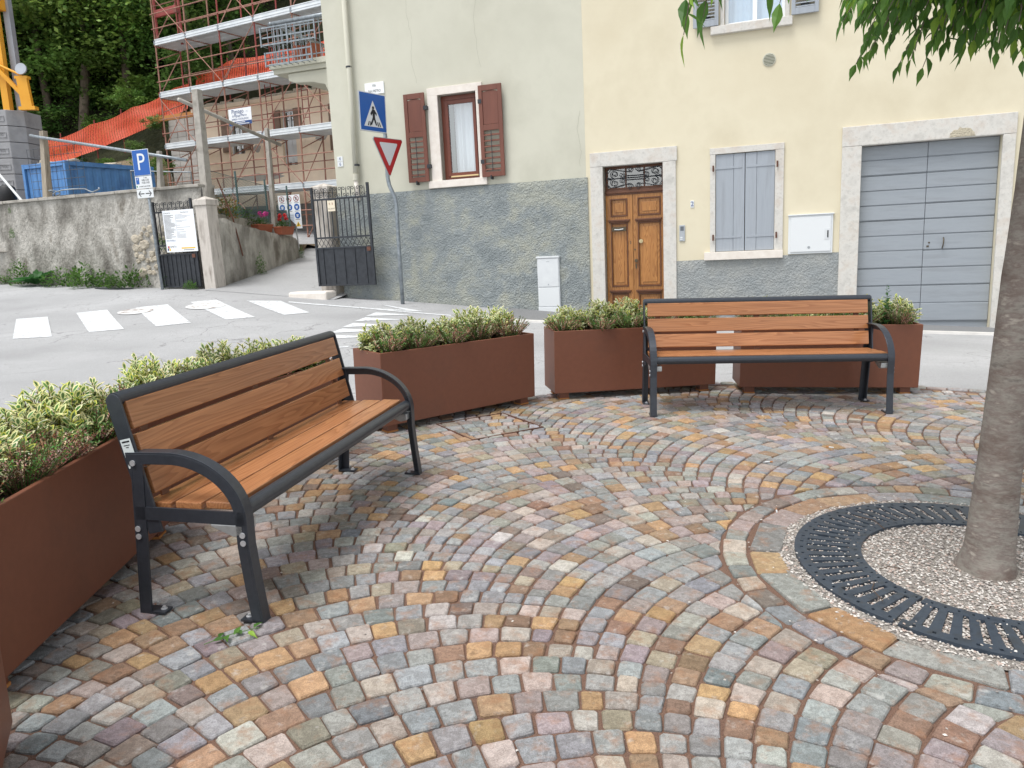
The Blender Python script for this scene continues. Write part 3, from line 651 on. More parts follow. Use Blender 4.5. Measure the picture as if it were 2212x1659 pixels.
for pi in range(6):
    nv = 5 if pi else 2
    for i in range(nv):
        lx = .17 + (PL - .34) * i / (nv - 1) + random.uniform(-.03, .03)
        plant('v', pi, lx, PW * .66 + random.uniform(-.02, .02), (random.uniform(.95, 1.12), random.uniform(.92, 1.18)),
              'cream-edged variegated shrub, %s in the %s' % (ORD[i] if nv == 5 else ORD[i * 4], PWHERE[pi]), 'variegated shrubs in the planters')
    for i in range(nv):
        lx = .14 + (PL - .28) * i / (nv - 1) + random.uniform(-.05, .05)
        plant('h', pi, lx, .115 + random.uniform(-.015, .02), (random.uniform(.95, 1.15), random.uniform(.85, 1.1)),
              'heather with buff flower spikes, %s in the %s' % (ORD[i] if nv == 5 else ORD[i * 4], PWHERE[pi]), 'heathers in the planters')
# a tall weed in the right planter
wd = thing('tall_weed', 'tall narrow green weed rising above the planter right of the far bench', 'weed', planters[5].matrix_basis @ T(1.20, .14, PZ1 - .05))
b, s_ = MB(), MB(); s_.tube([(0, 0, 0), (.01, .01, .2), (.0, .02, .36)], [.004, .003, .0015], 5)
for i in range(26):
    t = (i + 1) / 26; g = i * 2.4; d = V3(math.cos(g) * .8, math.sin(g) * .8, .6).normalized(); ln = .085 * (1.1 - t) + .012
    leaf2(b, V3(.01 * t, .015 * t, .36 * t), d, d.cross(ZZ).normalized(), ln, ln * .28, lin(66, 106, 58), None, two=False)
b.build('foliage', LEAF, wd); s_.build('stem', mat('weed_stem', [lin(90, 120, 70)], .7), wd)

# ------------------------------------------------------------------ tree with its grate
tree = thing('street_tree', 'young street tree with smooth grey trunk growing in a round gravel pit', 'tree', Matrix.Translation(PC))
random.seed(5)
seg, ringn = 30, 46; b = MB()
cpath = [(0, 0, -.02), (.0, 0, .0), (.003, .0, .10), (.008, .005, .30), (.016, .012, .62), (.026, .02, .95), (.038, .026, 1.30), (.05, .03, 1.62), (.062, .035, 2.0), (.07, .03, 2.5)]
crad = [.110, .103, .092, .083, .075, .070, .066, .063, .060, .054]
def tp(t):
    i = min(int(t), len(cpath) - 2); f_ = t - i; return Vector(cpath[i]).lerp(Vector(cpath[i + 1]), f_), crad[i] + (crad[i + 1] - crad[i]) * f_
for j in range(ringn + 1):
    c, r = tp(j / ringn * (len(cpath) - 1.001))
    for k in range(seg):
        a = 2 * math.pi * k / seg; rr = r * (1 + .07 * mnoise.noise((math.cos(a) * 1.6, math.sin(a) * 1.6, c.z * 2.5)) + .03 * mnoise.noise((math.cos(a) * 5, math.sin(a) * 5, c.z * 14)))
        if c.z < .08: rr *= 1 + .10 * (0.08 - c.z) / .08 * (1 + math.sin(3 * a + 1))
        b.v.append((c.x + rr * math.cos(a), c.y + rr * math.sin(a), c.z))
for j in range(ringn):
    for k in range(seg): b.f.append((j * seg + k, j * seg + (k + 1) % seg, (j + 1) * seg + (k + 1) % seg, (j + 1) * seg + k)); b.m.append(0); b.c.append(None)
trunk = b.build('trunk', BARK, tree, smooth=True)
br, lf = MB(), MB()
def tree_leaf(pos, d, ln, shade=1):
    d = d.normalized(); side = d.cross(V3(random.uniform(-.4, .4), random.uniform(-.4, .4), 1)).normalized()
    g = random.random(); col = lin(70 + 34 * g, 108 + 36 * g, 50 + 16 * g)
    if random.random() < .12: col = lin(140, 176, 70)
    nrm = side.cross(d).normalized(); wd_ = ln * random.uniform(.19, .24); dr = random.uniform(.05, .3)
    P = lambda t, s: pos + d * ln * t - nrm * ln * dr * t * t + side * wd_ * s + nrm * abs(s) * wd_ * .35
    lf.col = col
    lf.add([P(0, 0), P(.16, .6), P(.38, 1), P(.62, .72), P(.82, .3), P(1.08, 0), P(.82, -.3), P(.62, -.72), P(.38, -1), P(.16, -.6), P(.5, 0)],
           [(0, 1, 2, 10), (10, 2, 3, 4, 5), (10, 5, 6, 7, 8), (0, 10, 8, 9)])
def twig(p0, p1, n, ln=.075):
    mid = p0.lerp(p1, .5) + V3(0, 0, .06); br.tube([p0, mid, p1], [.005, .0035, .0015], 5)
    for i in range(n):
        t = (i + random.random() * .6) / n; pos = p0.lerp(mid, t * 2) if t < .5 else mid.lerp(p1, t * 2 - 1)
        dr = (p1 - p0).normalized(); sgn = 1 if i % 2 else -1; sd = dr.cross(ZZ).normalized() * sgn
        d = dr * random.uniform(.3, .9) + sd * random.uniform(.5, 1) + V3(random.uniform(-.3, .3), random.uniform(-.3, .3), -random.uniform(.5, 1.5))
        tree_leaf(pos, d, ln * random.uniform(.75, 1.2))
        if random.random() < .6: tree_leaf(pos, V3(random.uniform(-1, 1), random.uniform(-1, 1), -random.uniform(.2, 1.4)), ln * random.uniform(.6, 1))
    tree_leaf(p1, p1 - mid + V3(0, 0, -.05), ln)
fork = V3(.07, .03, 2.45)
limbs = []
for k in range(9):
    a = k * 2.4 + .5; ln = random.uniform(.9, 1.5); end = fork + V3(math.cos(a) * ln, math.sin(a) * ln, random.uniform(.5, 1.5)); mid = fork.lerp(end, .5) + V3(0, 0, .15)
    st0 = fork - V3(0, 0, random.uniform(0, .35)); br.tube([st0, mid, end], [.035, .022, .010], 7); limbs.append((mid, end))
    for q in range(30):
        t = random.uniform(.25, 1); p = mid.lerp(end, t) + V3(random.gauss(0, .32), random.gauss(0, .32), random.gauss(.08, .32))
        if p.z < 2.1: p.z = 2.1 + random.uniform(0, .2)
        c = mid.lerp(end, t); twig(c, p, 7)
# low drooping shoots of the crown's street side
random.seed(77)
for k in range(600):
    x, y = random.uniform(-.80, .75), random.gauss(.05, .32)
    if (1.93 + x) / (2.86 + y) < .42: continue
    zb = 2.02 + .10 * abs(math.sin(x * 5.2 + 1.1)) + .10 * max(0, -.55 - x) / .3 + random.expovariate(5)
    p1 = V3(x, y, zb); p0 = V3(x * .72 + .02, y * .75, zb + random.uniform(.12, .34)); twig(p0, p1, 8, .070)
for (x, y, z0, z1, n) in ((-1.30, -.05, 2.55, 2.06, 8), (-1.22, .0, 2.6, 2.13, 8), (-1.26, .1, 2.6, 2.22, 7), (-1.18, -.08, 2.6, 2.24, 7), (-.95, .0, 2.5, 2.17, 5), (-.94, .1, 2.6, 2.24, 5), (-.85, -.05, 2.6, 2.26, 5)):
    twig(V3(x + .10, y, z0), V3(x, y, z1), n, .10)
for x, y in ((-1.2, 0), (-.85, .02), (-.5, .2), (-.5, -.25), (.3, .4), (.5, -.3), (.6, .2), (-.2, .45)):
    e = V3(x + .05, y, 2.62); br.tube([fork - V3(0, 0, random.uniform(0, .15)), fork.lerp(e, .5) + V3(0, 0, .18), e], [.022, .014, .006], 6)
br.build('branches', BARK, tree, smooth=True); lf.build('crown', leafmat('tree_leaf', .4, .45), tree)
# fallen sprig by the bench leg
sg = thing('fallen_sprig', 'wilted green sprig fallen on the cobbles by the bench leg', 'leaves', T(-1.02, 2.44, .008, R(35)))
lf = MB()
for i in range(7):
    g = i * 1.1; tree_leaf(V3(-.06 + .024 * i, .012 * math.sin(g), .006), V3(random.uniform(-.3, 1), math.sin(g * 2), random.uniform(-.05, .25)), .05)
lf.build('leaf_cluster', LEAF, sg); MB().tube([(-.09, 0, .004), (0, .006, .008), (.1, -.004, .006)], .0016, 5).build('stalk', mat('weed_stem', []), sg)
#@@STREET
# ------------------------------------------------------------------ houses along the street (frame B: x along, y into the wall, z up)
def holed_wall(b, u0, u1, v0, v1, holes, depth=.22, n=0):
    """front face with openings and their reveals; holes = (u0,u1,v0,v1)"""
    us = sorted({u0, u1, *[h[0] for h in holes], *[h[1] for h in holes]}); vs = sorted({v0, v1, *[h[2] for h in holes], *[h[3] for h in holes]})
    us = [u for u in us if u0 <= u <= u1]; vs = [v for v in vs if v0 <= v <= v1]
    for i in range(len(us) - 1):
        for j in range(len(vs) - 1):
            cu, cv = (us[i] + us[i + 1]) / 2, (vs[j] + vs[j + 1]) / 2
            if any(h[0] < cu < h[1] and h[2] < cv < h[3] for h in holes): continue
            b.add([(us[i], n, vs[j]), (us[i + 1], n, vs[j]), (us[i + 1], n, vs[j + 1]), (us[i], n, vs[j + 1])], [(0, 1, 2, 3)])
    for a, c, d, e in holes:
        y = n + depth
        b.add([(a, n, d), (a, y, d), (a, y, e), (a, n, e)], [(0, 1, 2, 3)]); b.add([(c, n, d), (c, n, e), (c, y, e), (c, y, d)], [(0, 1, 2, 3)])
        b.add([(a, n, e), (a, y, e), (c, y, e), (c, n, e)], [(0, 1, 2, 3)]); b.add([(a, n, d), (c, n, d), (c, y, d), (a, y, d)], [(0, 1, 2, 3)])
def house_shell(b, u0, u1, dep, v0, v1):
    b.add([(u0, 0, v0), (u0, dep, v0), (u0, dep, v1), (u0, 0, v1)], [(0, 3, 2, 1)]); b.add([(u1, 0, v0), (u1, dep, v0), (u1, dep, v1), (u1, 0, v1)], [(0, 1, 2, 3)])
    b.add([(u0, dep, v0), (u1, dep, v0), (u1, dep, v1), (u0, dep, v1)], [(0, 3, 2, 1)]); b.add([(u0, 0, v1), (u1, 0, v1), (u1, dep, v1), (u0, dep, v1)], [(0, 1, 2, 3)])
TILE = mat('roof_tiles', [lin(150, 92, 70), lin(172, 112, 84)], .9, 3)
# --- grey-green house
gh = thing('grey_house', 'sage grey house with blue grey roughcast base and brown window shutters', 'house', B.copy())
b = MB(); holed_wall(b, -5.2, .02, -1.2, 8.3, [(-2.82, -2.035, 2.29, 3.855)]); house_shell(b, -5.2, .02, 9, -1.2, 8.3); b.build('wall', PLASTER_G, gh)
# roughcast base: displaced sheet standing proud of the wall
b = MB(); nx, nz = 150, 66
for j in range(nz + 1):
    for i in range(nx + 1):
        u = -5.23 + 5.28 * i / nx; v = -1.0 + 3.14 * j / nz
        if j == nz: v += .012 * mnoise.noise((u * 6, 0, 3))
        y = -.030 - .012 * mnoise.noise((u * 9, v * 9, 0)) - .008 * mnoise.noise((u * 21, v * 21, 4)) if 0 < j < nz and 0 < i < nx else -.02
        b.v.append((u, y, v))
for j in range(nz):
    for i in range(nx): a = j * (nx + 1) + i; b.f.append((a, a + 1, a + nx + 2, a + nx + 1)); b.m.append(0); b.c.append(None)
b.add([(-5.23, -.02, 2.14), (.05, -.02, 2.14), (.05, .01, 2.15), (-5.23, .01, 2.15)], [(0, 1, 2, 3)])
b.build('roughcast_base', ROUGH_G, gh, smooth=True)
MB().box(-5.6, .1, -.6, 9.3, 8.3, 8.45).build('roof', TILE, gh)
# window of the grey house
wf = MB(); 
for q in ((-3.03, -2.82, 2.29, 3.855), (-2.035, -1.905, 2.29, 3.855), (-3.03, -1.905, 3.855, 3.995)): wf.box(q[0], q[1], -.035, .12, q[2], q[3])
win = wf.build('window', STONEWHITE, gh, bevel=.004)
MB().box(-3.09, -1.88, -.075, .2, 2.155, 2.289).build('window_sill', STONEWHITE, win, bevel=.006)
f = MB()
for q in ((-2.815, -2.745, 2.295, 3.85), (-2.10, -2.04, 2.295, 3.85), (-2.745, -2.10, 3.765, 3.85), (-2.745, -2.10, 2.295, 2.36)): f.box(q[0], q[1], .12, .19, q[2], q[3])
for q in ((-2.74, -2.675, 2.365, 3.76), (-2.165, -2.105, 2.365, 3.76), (-2.675, -2.165, 3.69, 3.76), (-2.675, -2.165, 2.365, 2.43)): f.box(q[0], q[1], .105, .16, q[2], q[3])
f.build('casement_frame', mat('red_brown_frame', [lin(104, 54, 40), lin(116, 62, 46)], .4, 8), win, bevel=.004)
MB().box(-2.68, -2.11, .092, .105, 2.345, 2.372).build('drip_rail', mat('brass_rail', [lin(210, 186, 140)], .4), win)
def curtain(u0, u1, v0, v1, y, m, parent, amp=.02, fr=26, side=0):
    b = MB(); n = 48
    for i in range(n + 1):
        u = u0 + (u1 - u0) * i / n; yy = y + amp * math.sin(u * fr) + amp * .5 * math.sin(u * fr * 2.3 + 1)
        for k in range(2): b.v.append((u, yy, (v0, v1)[k]))
    for i in range(n): b.f.append((2 * i, 2 * i + 2, 2 * i + 3, 2 * i + 1)); b.m.append(0); b.c.append(None)
    return b.build('curtain', m, parent, smooth=True)
CURT = mat('white_curtain', [lin(236, 240, 244)], .9)
curtain(-2.62, -2.1, 2.3, 3.8, .26, CURT, win); curtain(-2.78, -2.62, 2.3, 3.8, .22, mat('dark_curtain', [lin(96, 110, 104)], .9), win)
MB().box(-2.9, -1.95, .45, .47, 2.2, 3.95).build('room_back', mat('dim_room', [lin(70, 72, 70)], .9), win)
def glass_mat():
    m = bpy.data.materials.new('clear_pane'); m.use_nodes = True; t = m.node_tree; N_, L = t.nodes, t.links
    tr = N_.new('ShaderNodeBsdfTransparent'); tr.inputs[0].default_value = (.86, .91, .93, 1); gl = N_.new('ShaderNodeBsdfGlossy'); gl.inputs['Roughness'].default_value = .02
    mx = N_.new('ShaderNodeMixShader'); mx.inputs[0].default_value = .32; L.new(tr.outputs[0], mx.inputs[1]); L.new(gl.outputs[0], mx.inputs[2]); L.new(mx.outputs[0], N_['Material Output'].inputs['Surface']); return m
PANE = glass_mat()
def pane(parent, u0, u1, v0, v1, y, name='pane'):
    return MB().add([(u0, y, v0), (u1, y, v0), (u1, y, v1), (u0, y, v1)], [(0, 1, 2, 3)]).build(name, PANE, parent)
pane(win, -2.675, -2.165, 2.43, 3.69, .135)
def brown_shutter(u0, u1, v0, v1, hinge):
    sh = MB(); y0, y1 = -.105, -.065; st = .075; mid = v0 + (v1 - v0) * .54
    for q in ((u0, u0 + st, v0, v1), (u1 - st, u1, v0, v1), (u0 + st, u1 - st, v1 - .10, v1), (u0 + st, u1 - st, v0, v0 + .09), (u0 + st, u1 - st, mid - .05, mid + .05)): sh.box(q[0], q[1], y0, y1, q[2], q[3])
    s = sh.build('shutter', SHUTBROWN, gh, bevel=.004); 
    p = MB(); a, c, d, e = u0 + st + .004, u1 - st - .004, mid + .055, v1 - .135; cu = (a + c) / 2
    poly = [V3(a, y0 + .012, d), V3(c, y0 + .012, d), V3(c, y0 + .012, e)] + [V3(cu + (c - cu) * math.cos(R(t)), y0 + .012, e + .032 * math.sin(R(t))) for t in range(20, 180, 20)] + [V3(a, y0 + .012, e)]
    p.prism(poly, V3(0, .02, 0)); p.build('panel', SHUTBROWN, s, bevel=.004, fix=True)
    for q in range(7):
        z = v0 + .115 + q * (mid - .05 - v0 - .11) / 7
        MB().box(u0 + st + .002, u1 - st - .002, -.045, .005, -.006, .006, Matrix.Translation((0, y0 + .03, z + .03)) @ Matrix.Rotation(R(38), 4, 'X')).build('louvre', SHUTBROWN, s)
    MB().box((u0 + u1) / 2 - .006, (u0 + u1) / 2 + .006, y0 - .022, y0 - .012, v0 + .1, mid - .06).build('louvre_rod', IRON, s)
    for z in (v0 + .28, v1 - .28): MB().box(hinge - .035, hinge + .035, y0 - .01, -.03, z - .035, z + .035).build('hinge', IRON, s)
    MB().box((u0 + u1) / 2 - .05, (u0 + u1) / 2 - .03, y0 - .03, -.02, v0 - .05, v0 + .02).build('shutter_catch', IRON, s)
brown_shutter(-3.50, -3.065, 2.29, 3.925, -3.05); brown_shutter(-1.955, -1.50, 2.285, 3.92, -1.93)
# cracks
CRK = mat('plaster_crack', [lin(168, 168, 152)], .95)
for pts in ([(-3.32, 6.1), (-3.36, 5.4), (-3.28, 4.9), (-3.33, 4.5), (-3.22, 4.05)], [(-1.98, 6.2), (-1.92, 5.6), (-2.0, 5.1), (-1.97, 4.6), (-1.9, 4.2)], [(-.06, 3.3), (-.12, 2.95), (-.06, 2.6), (-.1, 2.3)]):
    b = MB(); pp = []
    for (a, c), (d, e) in zip(pts, pts[1:]):
        for k in range(6): t = k / 6; pp.append((a + (d - a) * t + random.uniform(-.012, .012), c + (e - c) * t))
    for (a, c), (d, e) in zip(pp, pp[1:]): b.add([(a - .003, -.0015, c), (a + .003, -.0015, c), (d + .003, -.0015, e), (d - .003, -.0015, e)], [(0, 1, 2, 3)])
    b.build('crack', CRK, gh)
dp = MB().tube([(-4.60, -.09, 8.2), (-4.64, -.09, 4.0), (-4.68, -.09, 2.5)], .05, 14).build('downpipe', PLASTER_G, gh, smooth=True)
MB().tube([(-4.68, -.09, 2.55), (-4.685, -.09, 2.42)], .062, 14).build('pipe_collar', PLASTER_G, dp); MB().tube([(-4.685, -.09, 2.45), (-4.69, -.085, 2.18), (-4.69, -.02, 2.05)], .045, 12).build('pipe_end', STONEWHITE, dp, smooth=True)
for z in (6.4, 4.55, 2.7): MB().tube([(-4.64, -.09, z), (-4.64, -.09, z + .03)], .056, 12).build('pipe_clip', IRON, dp)
# balcony on the far flank of the grey house
bal = MB().box(-7.65, -5.21, 1.5, 4.2, 5.16, 5.28).build('balcony', PLASTER_G, gh, bevel=.01)
MB().box(-7.58, -5.21, 1.56, 4.15, 5.06, 5.158).build('slab_moulding', PLASTER_G, bal)
b = MB(); b.prism([V3(-7.25, 0, 5.056), V3(-7.25, 0, 4.90), V3(-7.1, 0, 4.84), V3(-6.6, 0, 4.80), V3(-6.3, 0, 4.72), V3(-6.2, 0, 4.5), V3(-5.21, 0, 4.2), V3(-5.21, 0, 5.056)], V3(0, .28, 0)); b.build('corbel', PLASTER_G, bal, Matrix.Translation((0, 1.62, 0)), fix=True, bevel=.02)
b = MB(); b.prism([V3(-7.25, 0, 5.056), V3(-7.25, 0, 4.90), V3(-7.1, 0, 4.84), V3(-6.6, 0, 4.80), V3(-6.3, 0, 4.72), V3(-6.2, 0, 4.5), V3(-5.21, 0, 4.2), V3(-5.21, 0, 5.056)], V3(0, .28, 0)); b.build('corbel', PLASTER_G, bal, Matrix.Translation((0, 3.6, 0)), fix=True, bevel=.02)
MB().tube([(-7.52, 1.55, 6.12), (-5.21, 1.55, 6.14)], .05, 12).build('hand_rail', GALV, bal, smooth=True)
MB().tube([(-7.52, 1.5, 6.12), (-7.52, 4.15, 6.12)], .04, 10).build('hand_rail', GALV, bal, smooth=True)
for i in range(19): MB().box(-7.52 + i * .123, -7.505 + i * .123, 1.545, 1.56, 5.28, 6.1).build('baluster', GALV, bal)
for i in range(16): MB().box(-7.528, -7.512, 1.62 + i * .16, 1.636 + i * .16, 5.28, 6.1).build('baluster', GALV, bal)
for z in (5.36, 6.0): MB().box(-7.52, -5.21, 1.54, 1.566, z, z + .02).build('rail_bar', GALV, bal)
for (ua, ub, z0, z1, yy) in ((-7.66, -6.25, 5.62, 5.98, 1.32), (-7.62, -6.4, 5.20, 5.46, 1.36)):      # flower box carriers
    c = MB()
    for z in (z0, z0 + (z1 - z0) * .42, z1): c.box(ua, ub, yy, yy + .012, z, z + .03)
    for i in range(9): c.box(ua + (ub - ua) * i / 8 - .008, ua + (ub - ua) * i / 8 + .008, yy + .013, yy + .021, z0, z1)
    for i in range(3): c.box(ua + (ub - ua) * i / 2 - .015, ua + (ub - ua) * i / 2 + .015, yy - .012, yy - .001, z0 - .02, z1 + .03)
    for z in (z0,): 
        for i in range(9): c.box(ua + (ub - ua) * i / 8 - .008, ua + (ub - ua) * i / 8 + .008, yy + .022, yy + .22, z, z + .012)
    c.build('flower_box_carrier', GALV, bal)
for i, (uu, zz) in enumerate(((-7.0, 5.3), (-6.65, 5.3))):
    q = MB().tube([(uu, 1.85, zz), (uu, 1.85, zz + .05), (uu, 1.85, zz + .3), (uu, 1.85, zz + .34)], [.12, .13, .16, .17], 14).build('flower_pot', mat('terracotta', [lin(150, 84, 60), lin(166, 96, 70)], .8, 8)); q.matrix_basis = B.copy()
    tag(q, ['left terracotta flower pot standing on the balcony', 'right terracotta flower pot standing on the balcony'][i], 'flower pot', 'pots on the balcony')
# --- yellow house
yh = thing('yellow_house', 'cream yellow house with wooden front door and grey garage gate', 'house', B.copy())
DO, GA, UW = (.335, 1.40, -1.2, 2.305), (4.555, 6.49, -1.2, 2.30), (2.424, 3.365, 4.38, 5.75)
b = MB(); holed_wall(b, .021, 13, -1.2, 8.0, [DO, (2.29, 3.25, .72, 2.35), GA, UW], .26); house_shell(b, .021, 13, 9, -1.2, 8.0); b.build('wall', PLASTER_Y, yh)
MB().box(.1, 13.3, -.6, 9.3, 8.0, 8.15).build('roof', TILE, yh)
b = MB(); nx, nz = 80, 46
for j in range(nz + 1):
    for i in range(nx + 1):
        u = 1.60 + 2.665 * i / nx; v = -1.0 + (1.585 + .019 * (u - 1.6)) * j / nz; y = -.010 - .007 * mnoise.noise((u * 11, v * 11, 9)) if 0 < j < nz else -.006
        b.v.append((u, y, v))
for j in range(nz):
    for i in range(nx): a = j * (nx + 1) + i; b.f.append((a, a + 1, a + nx + 2, a + nx + 1)); b.m.append(0); b.c.append(None)
b.build('roughcast_base', ROUGH_Y, yh, smooth=True)
ROUGH2 = [(6.70, 13)]
obx('roughcast_base', ROUGH_Y, yh, 6.70, 13, -.012, 0, -1, .6)
# door surround
sr = MB().box(.105, 1.645, -.04, .0, 2.305, 2.55).box(.105, .335, -.038, .25, -1, 2.303).box(1.40, 1.625, -.038, .25, -1, 2.303).build('door_surround', STONE, yh, bevel=.006)
MB().box(.335, 1.40, -.036, .25, 2.303, 2.308).build('lintel_soffit', STONE, sr)
door = MB().box(.337, 1.398, .12, .17, 1.80, 1.885).box(.337, 1.398, .10, .17, 1.83, 1.86).build('door', DOORDARK, yh, bevel=.004)
for nm, u0, u1, pu0, pu1 in (('door_leaf', .339, .828, .428, .738), ('door_leaf', .834, 1.396, .922, 1.335)):
    lf_ = MB()
    lf_.box(u0, pu0, .13, .175, -1, 1.80).box(pu1, u1, .13, .175, -1, 1.80)
    for z0, z1 in ((1.735, 1.80), (1.305, 1.42), (.03, .155)): lf_.box(pu0, pu1, .13, .175, z0, z1)
    leaf = lf_.build(nm, DOORWOOD, door, bevel=.003)
    for z0, z1 in ((1.42, 1.735), (.155, 1.305), (-.95, .03)):
        MB().box(pu0, pu1, .158, .172, z0, z1).box(pu0 + .03, pu1 - .03, .150, .158, z0 + .03, z1 - .03).box(pu0 + .075, pu1 - .075, .138, .150, z0 + .075, z1 - .075).build('door_panel', DOORWOOD, leaf, bevel=.006)
        MB().box(pu0, pu0 + .02, .118, .13, z0, z1).box(pu1 - .02, pu1, .118, .13, z0, z1).box(pu0 + .02, pu1 - .02, .118, .13, z1 - .02, z1).box(pu0 + .02, pu1 - .02, .118, .13, z0, z0 + .02).build('moulding', DOORDARK, leaf, bevel=.003)
    for z in (1.335, .06): MB().box(u0 + .045, u1 - .045, .085, .13, z, z + .03).box(u0 + .065, u1 - .065, .10, .13, z - .025, z).build('ledge', DOORDARK, leaf, bevel=.004)
    if u0 < .5:
        ls = MB().box(.45, .71, .108, .118, 1.16, 1.235).build('letter_slot', mat('old_brass', [lin(92, 82, 66)], .4, metal=.6), leaf); MB().tube([(.50, .10, 1.19), (.58, .085, 1.185), (.66, .10, 1.195)], .012, 8).build('slot_pull', BRACKET, ls)
        for z in (.965, .935): MB().disc((.785, .13, z), .010, (0, -1, 0), .006, 10).build('bell_push', mat('old_brass', []), leaf)
    else:
        MB().disc((.975, .13, .965), .036, (0, -1, 0), .012, 20).disc((.975, .118, .965), .016, (0, -1, 0), .01, 14).build('lock_rosette', mat('bright_brass', [lin(206, 190, 150)], .3, metal=.8), leaf)
        MB().disc((.885, .13, .62), .02, (0, -1, 0), .012, 14).disc((.885, .118, .62), .03, (0, -1, 0), .022, 16).build('door_knob', mat('old_brass', []), leaf, bevel=.005)
        MB().box(.868, .892, .122, .13, .48, .56).disc((.862, .13, .82), .014, (0, -1, 0), .008, 12).build('keyhole_plate', mat('old_brass', []), leaf)
# fanlight with scrolled grille
fl = MB()
for q in ((.337, .385, 1.885, 2.303), (1.35, 1.398, 1.885, 2.303), (.385, 1.35, 2.255, 2.303), (.385, 1.35, 1.885, 1.93), (.70, .725, 1.93, 2.255), (1.03, 1.055, 1.93, 2.255)): fl.box(q[0], q[1], .15, .18, q[2], q[3])
fan = fl.build('fanlight', DOORDARK, yh, bevel=.003)
for a, c in ((.385, .70), (.725, 1.03), (1.055, 1.35)): pane(fan, a, c, 1.93, 2.255, .17)
MB().box(.36, 1.38, .24, .25, 1.88, 2.30).build('hall_dark', mat('dim_room', []), fan)
def spiral(c, r, a0, turns, sx=1, y=0, n=18):
    return [V3(c[0] + sx * (r * (1 - .78 * i / n)) * math.cos(a0 + turns * 6.283 * i / n), y, c[1] + (r * (1 - .78 * i / n)) * math.sin(a0 + turns * 6.283 * i / n)) for i in range(n + 1)]
g = MB(); cu, cv = .868, 2.093; gy = .105
for sx in (1, -1):
    for sz in (1, -1):
        g.tube(spiral((cu + sx * .36, cv + sz * .075), .075, -sz * 1.57, sz * 1.3, sx, gy), .007, 5); g.tube(spiral((cu + sx * .22, cv + sz * .055), .055, 3.14 - sz * .9, sz * 1.2, sx, gy), .006, 5)
        g.tube(spiral((cu + sx * .06, cv + sz * .15), .05, sz * 1.57, -sz * 1.3, sx, gy), .006, 5)
        g.tube([V3(cu + sx * .06, gy, cv + sz * .10), V3(cu + sx * .2, gy, cv + sz * .12), V3(cu + sx * .33, gy, cv + sz * .15), V3(cu + sx * .44, gy, cv + sz * .165), V3(cu + sx * .51, gy, cv + sz * .09), V3(cu + sx * .52, gy, cv)], .007, 5)
    g.tube([V3(cu + sx * .18, gy, cv), V3(cu + sx * .47, gy, cv)], .006, 5); g.add([(cu + sx * .43, gy, cv), (cu + sx * .46, gy, cv + .025), (cu + sx * .50, gy, cv), (cu + sx * .46, gy, cv - .025)], [(0, 1, 2, 3)])
for z in (.0, .035, -.035): g.tube([V3(cu - .2, gy, cv + z), V3(cu + .2, gy, cv + z)], .006, 5)
g.build('scroll_grille', IRON, fan)
# ground floor window with closed board shutters
wn = MB().box(2.195, 3.39, -.035, 0, 2.352, 2.455).box(2.20, 2.288, -.033, .2, .718, 2.35).box(3.252, 3.388, -.033, .2, .718, 2.35).build('window', STONE, yh, bevel=.005)
MB().box(2.105, 3.395, -.075, .1, .582, .716).build('window_sill', STONEWHITE, wn, bevel=.006)
for k, cuts in enumerate(([2.292, 2.585, 2.768], [2.776, 2.96, 3.248])):
    shu = MB()
    for a, c in zip(cuts, cuts[1:]): shu.box(a + .002, c - .002, -.006 - random.uniform(0, .003), .03, .722 + random.uniform(0, .004), 2.348 + (0.0 if k == 0 else .004) - random.uniform(0, .006))
    shu_o = MB().box(cuts[0] + .01, cuts[-1] - .01, .03, .045, .75, 2.32).build('shutter', SHUTGREY, wn)
    for a, c in zip(cuts, cuts[1:]): obx('board', SHUTGREY, shu_o, a + .002, c - .002, -.006 - random.uniform(0, .004), .0295, .722 + random.uniform(0, .004), 2.346 - random.uniform(0, .006), bevel=.003)
    for z in (.965, 2.12):
        ua, ub = (2.275, 2.72) if k == 0 else (2.80, 3.27)
        obx('strap_hinge', SHUTGREY, shu_o, ua, ub, -.016, -.0105, z - .018, z + .018, bevel=.002)
        hx = 2.255 if k == 0 else 3.285
        MB().tube([(hx, -.055, z - .05), (hx, -.055, z + .05)], .014, 8).box(hx - .012, hx + .012, -.055, -.03, z - .015, z + .015).build('hinge_pin', RUST, shu_o)
# meter box, intercom, number tiles etc. are things of their own
mb = thing('meter_box', 'white flush meter box between the shuttered window and the garage', 'meter box', B.copy())
MB().box(3.475, 4.165, -.03, 0, .632, 1.262).box(3.468, 4.18, -.055, 0, 1.262, 1.28).build('case', WHITE, mb, bevel=.004)
dr = MB().box(3.51, 4.135, -.045, -.0305, .665, 1.232).build('door', WHITE, mb, bevel=.004)
MB().box(4.035, 4.118, -.050, -.0455, .86, 1.03).build('handle_recess', GREYPAINT, dr); MB().box(4.078, 4.098, -.054, -.0505, .885, 1.0).build('grip', BLACK, dr); MB().disc((3.80, -.045, .735), .022, (0, -1, 0), .004, 16).build('lock', SIGNGREY, dr)
ic = thing('intercom', 'silver door intercom panel right of the wooden front door', 'intercom', B.copy())
MB().box(1.677, 1.772, -.022, 0, .93, 1.207).build('plate', mat('silver_panel', [lin(176, 182, 188)], .35, metal=.4), ic, bevel=.003)
MB().box(1.695, 1.754, -.025, -.0222, 1.11, 1.185).build('speaker_grille', mat('intercom_dark', [lin(96, 102, 108)], .5), ic)
for z in (.955, .985): MB().box(1.69, 1.735, -.026, -.0222, z, z + .02).build('name_plate', WHITE, ic)
n2 = thing('house_number', 'small white oval-cornered house number 2 tile beside the front door', 'house number', B.copy())
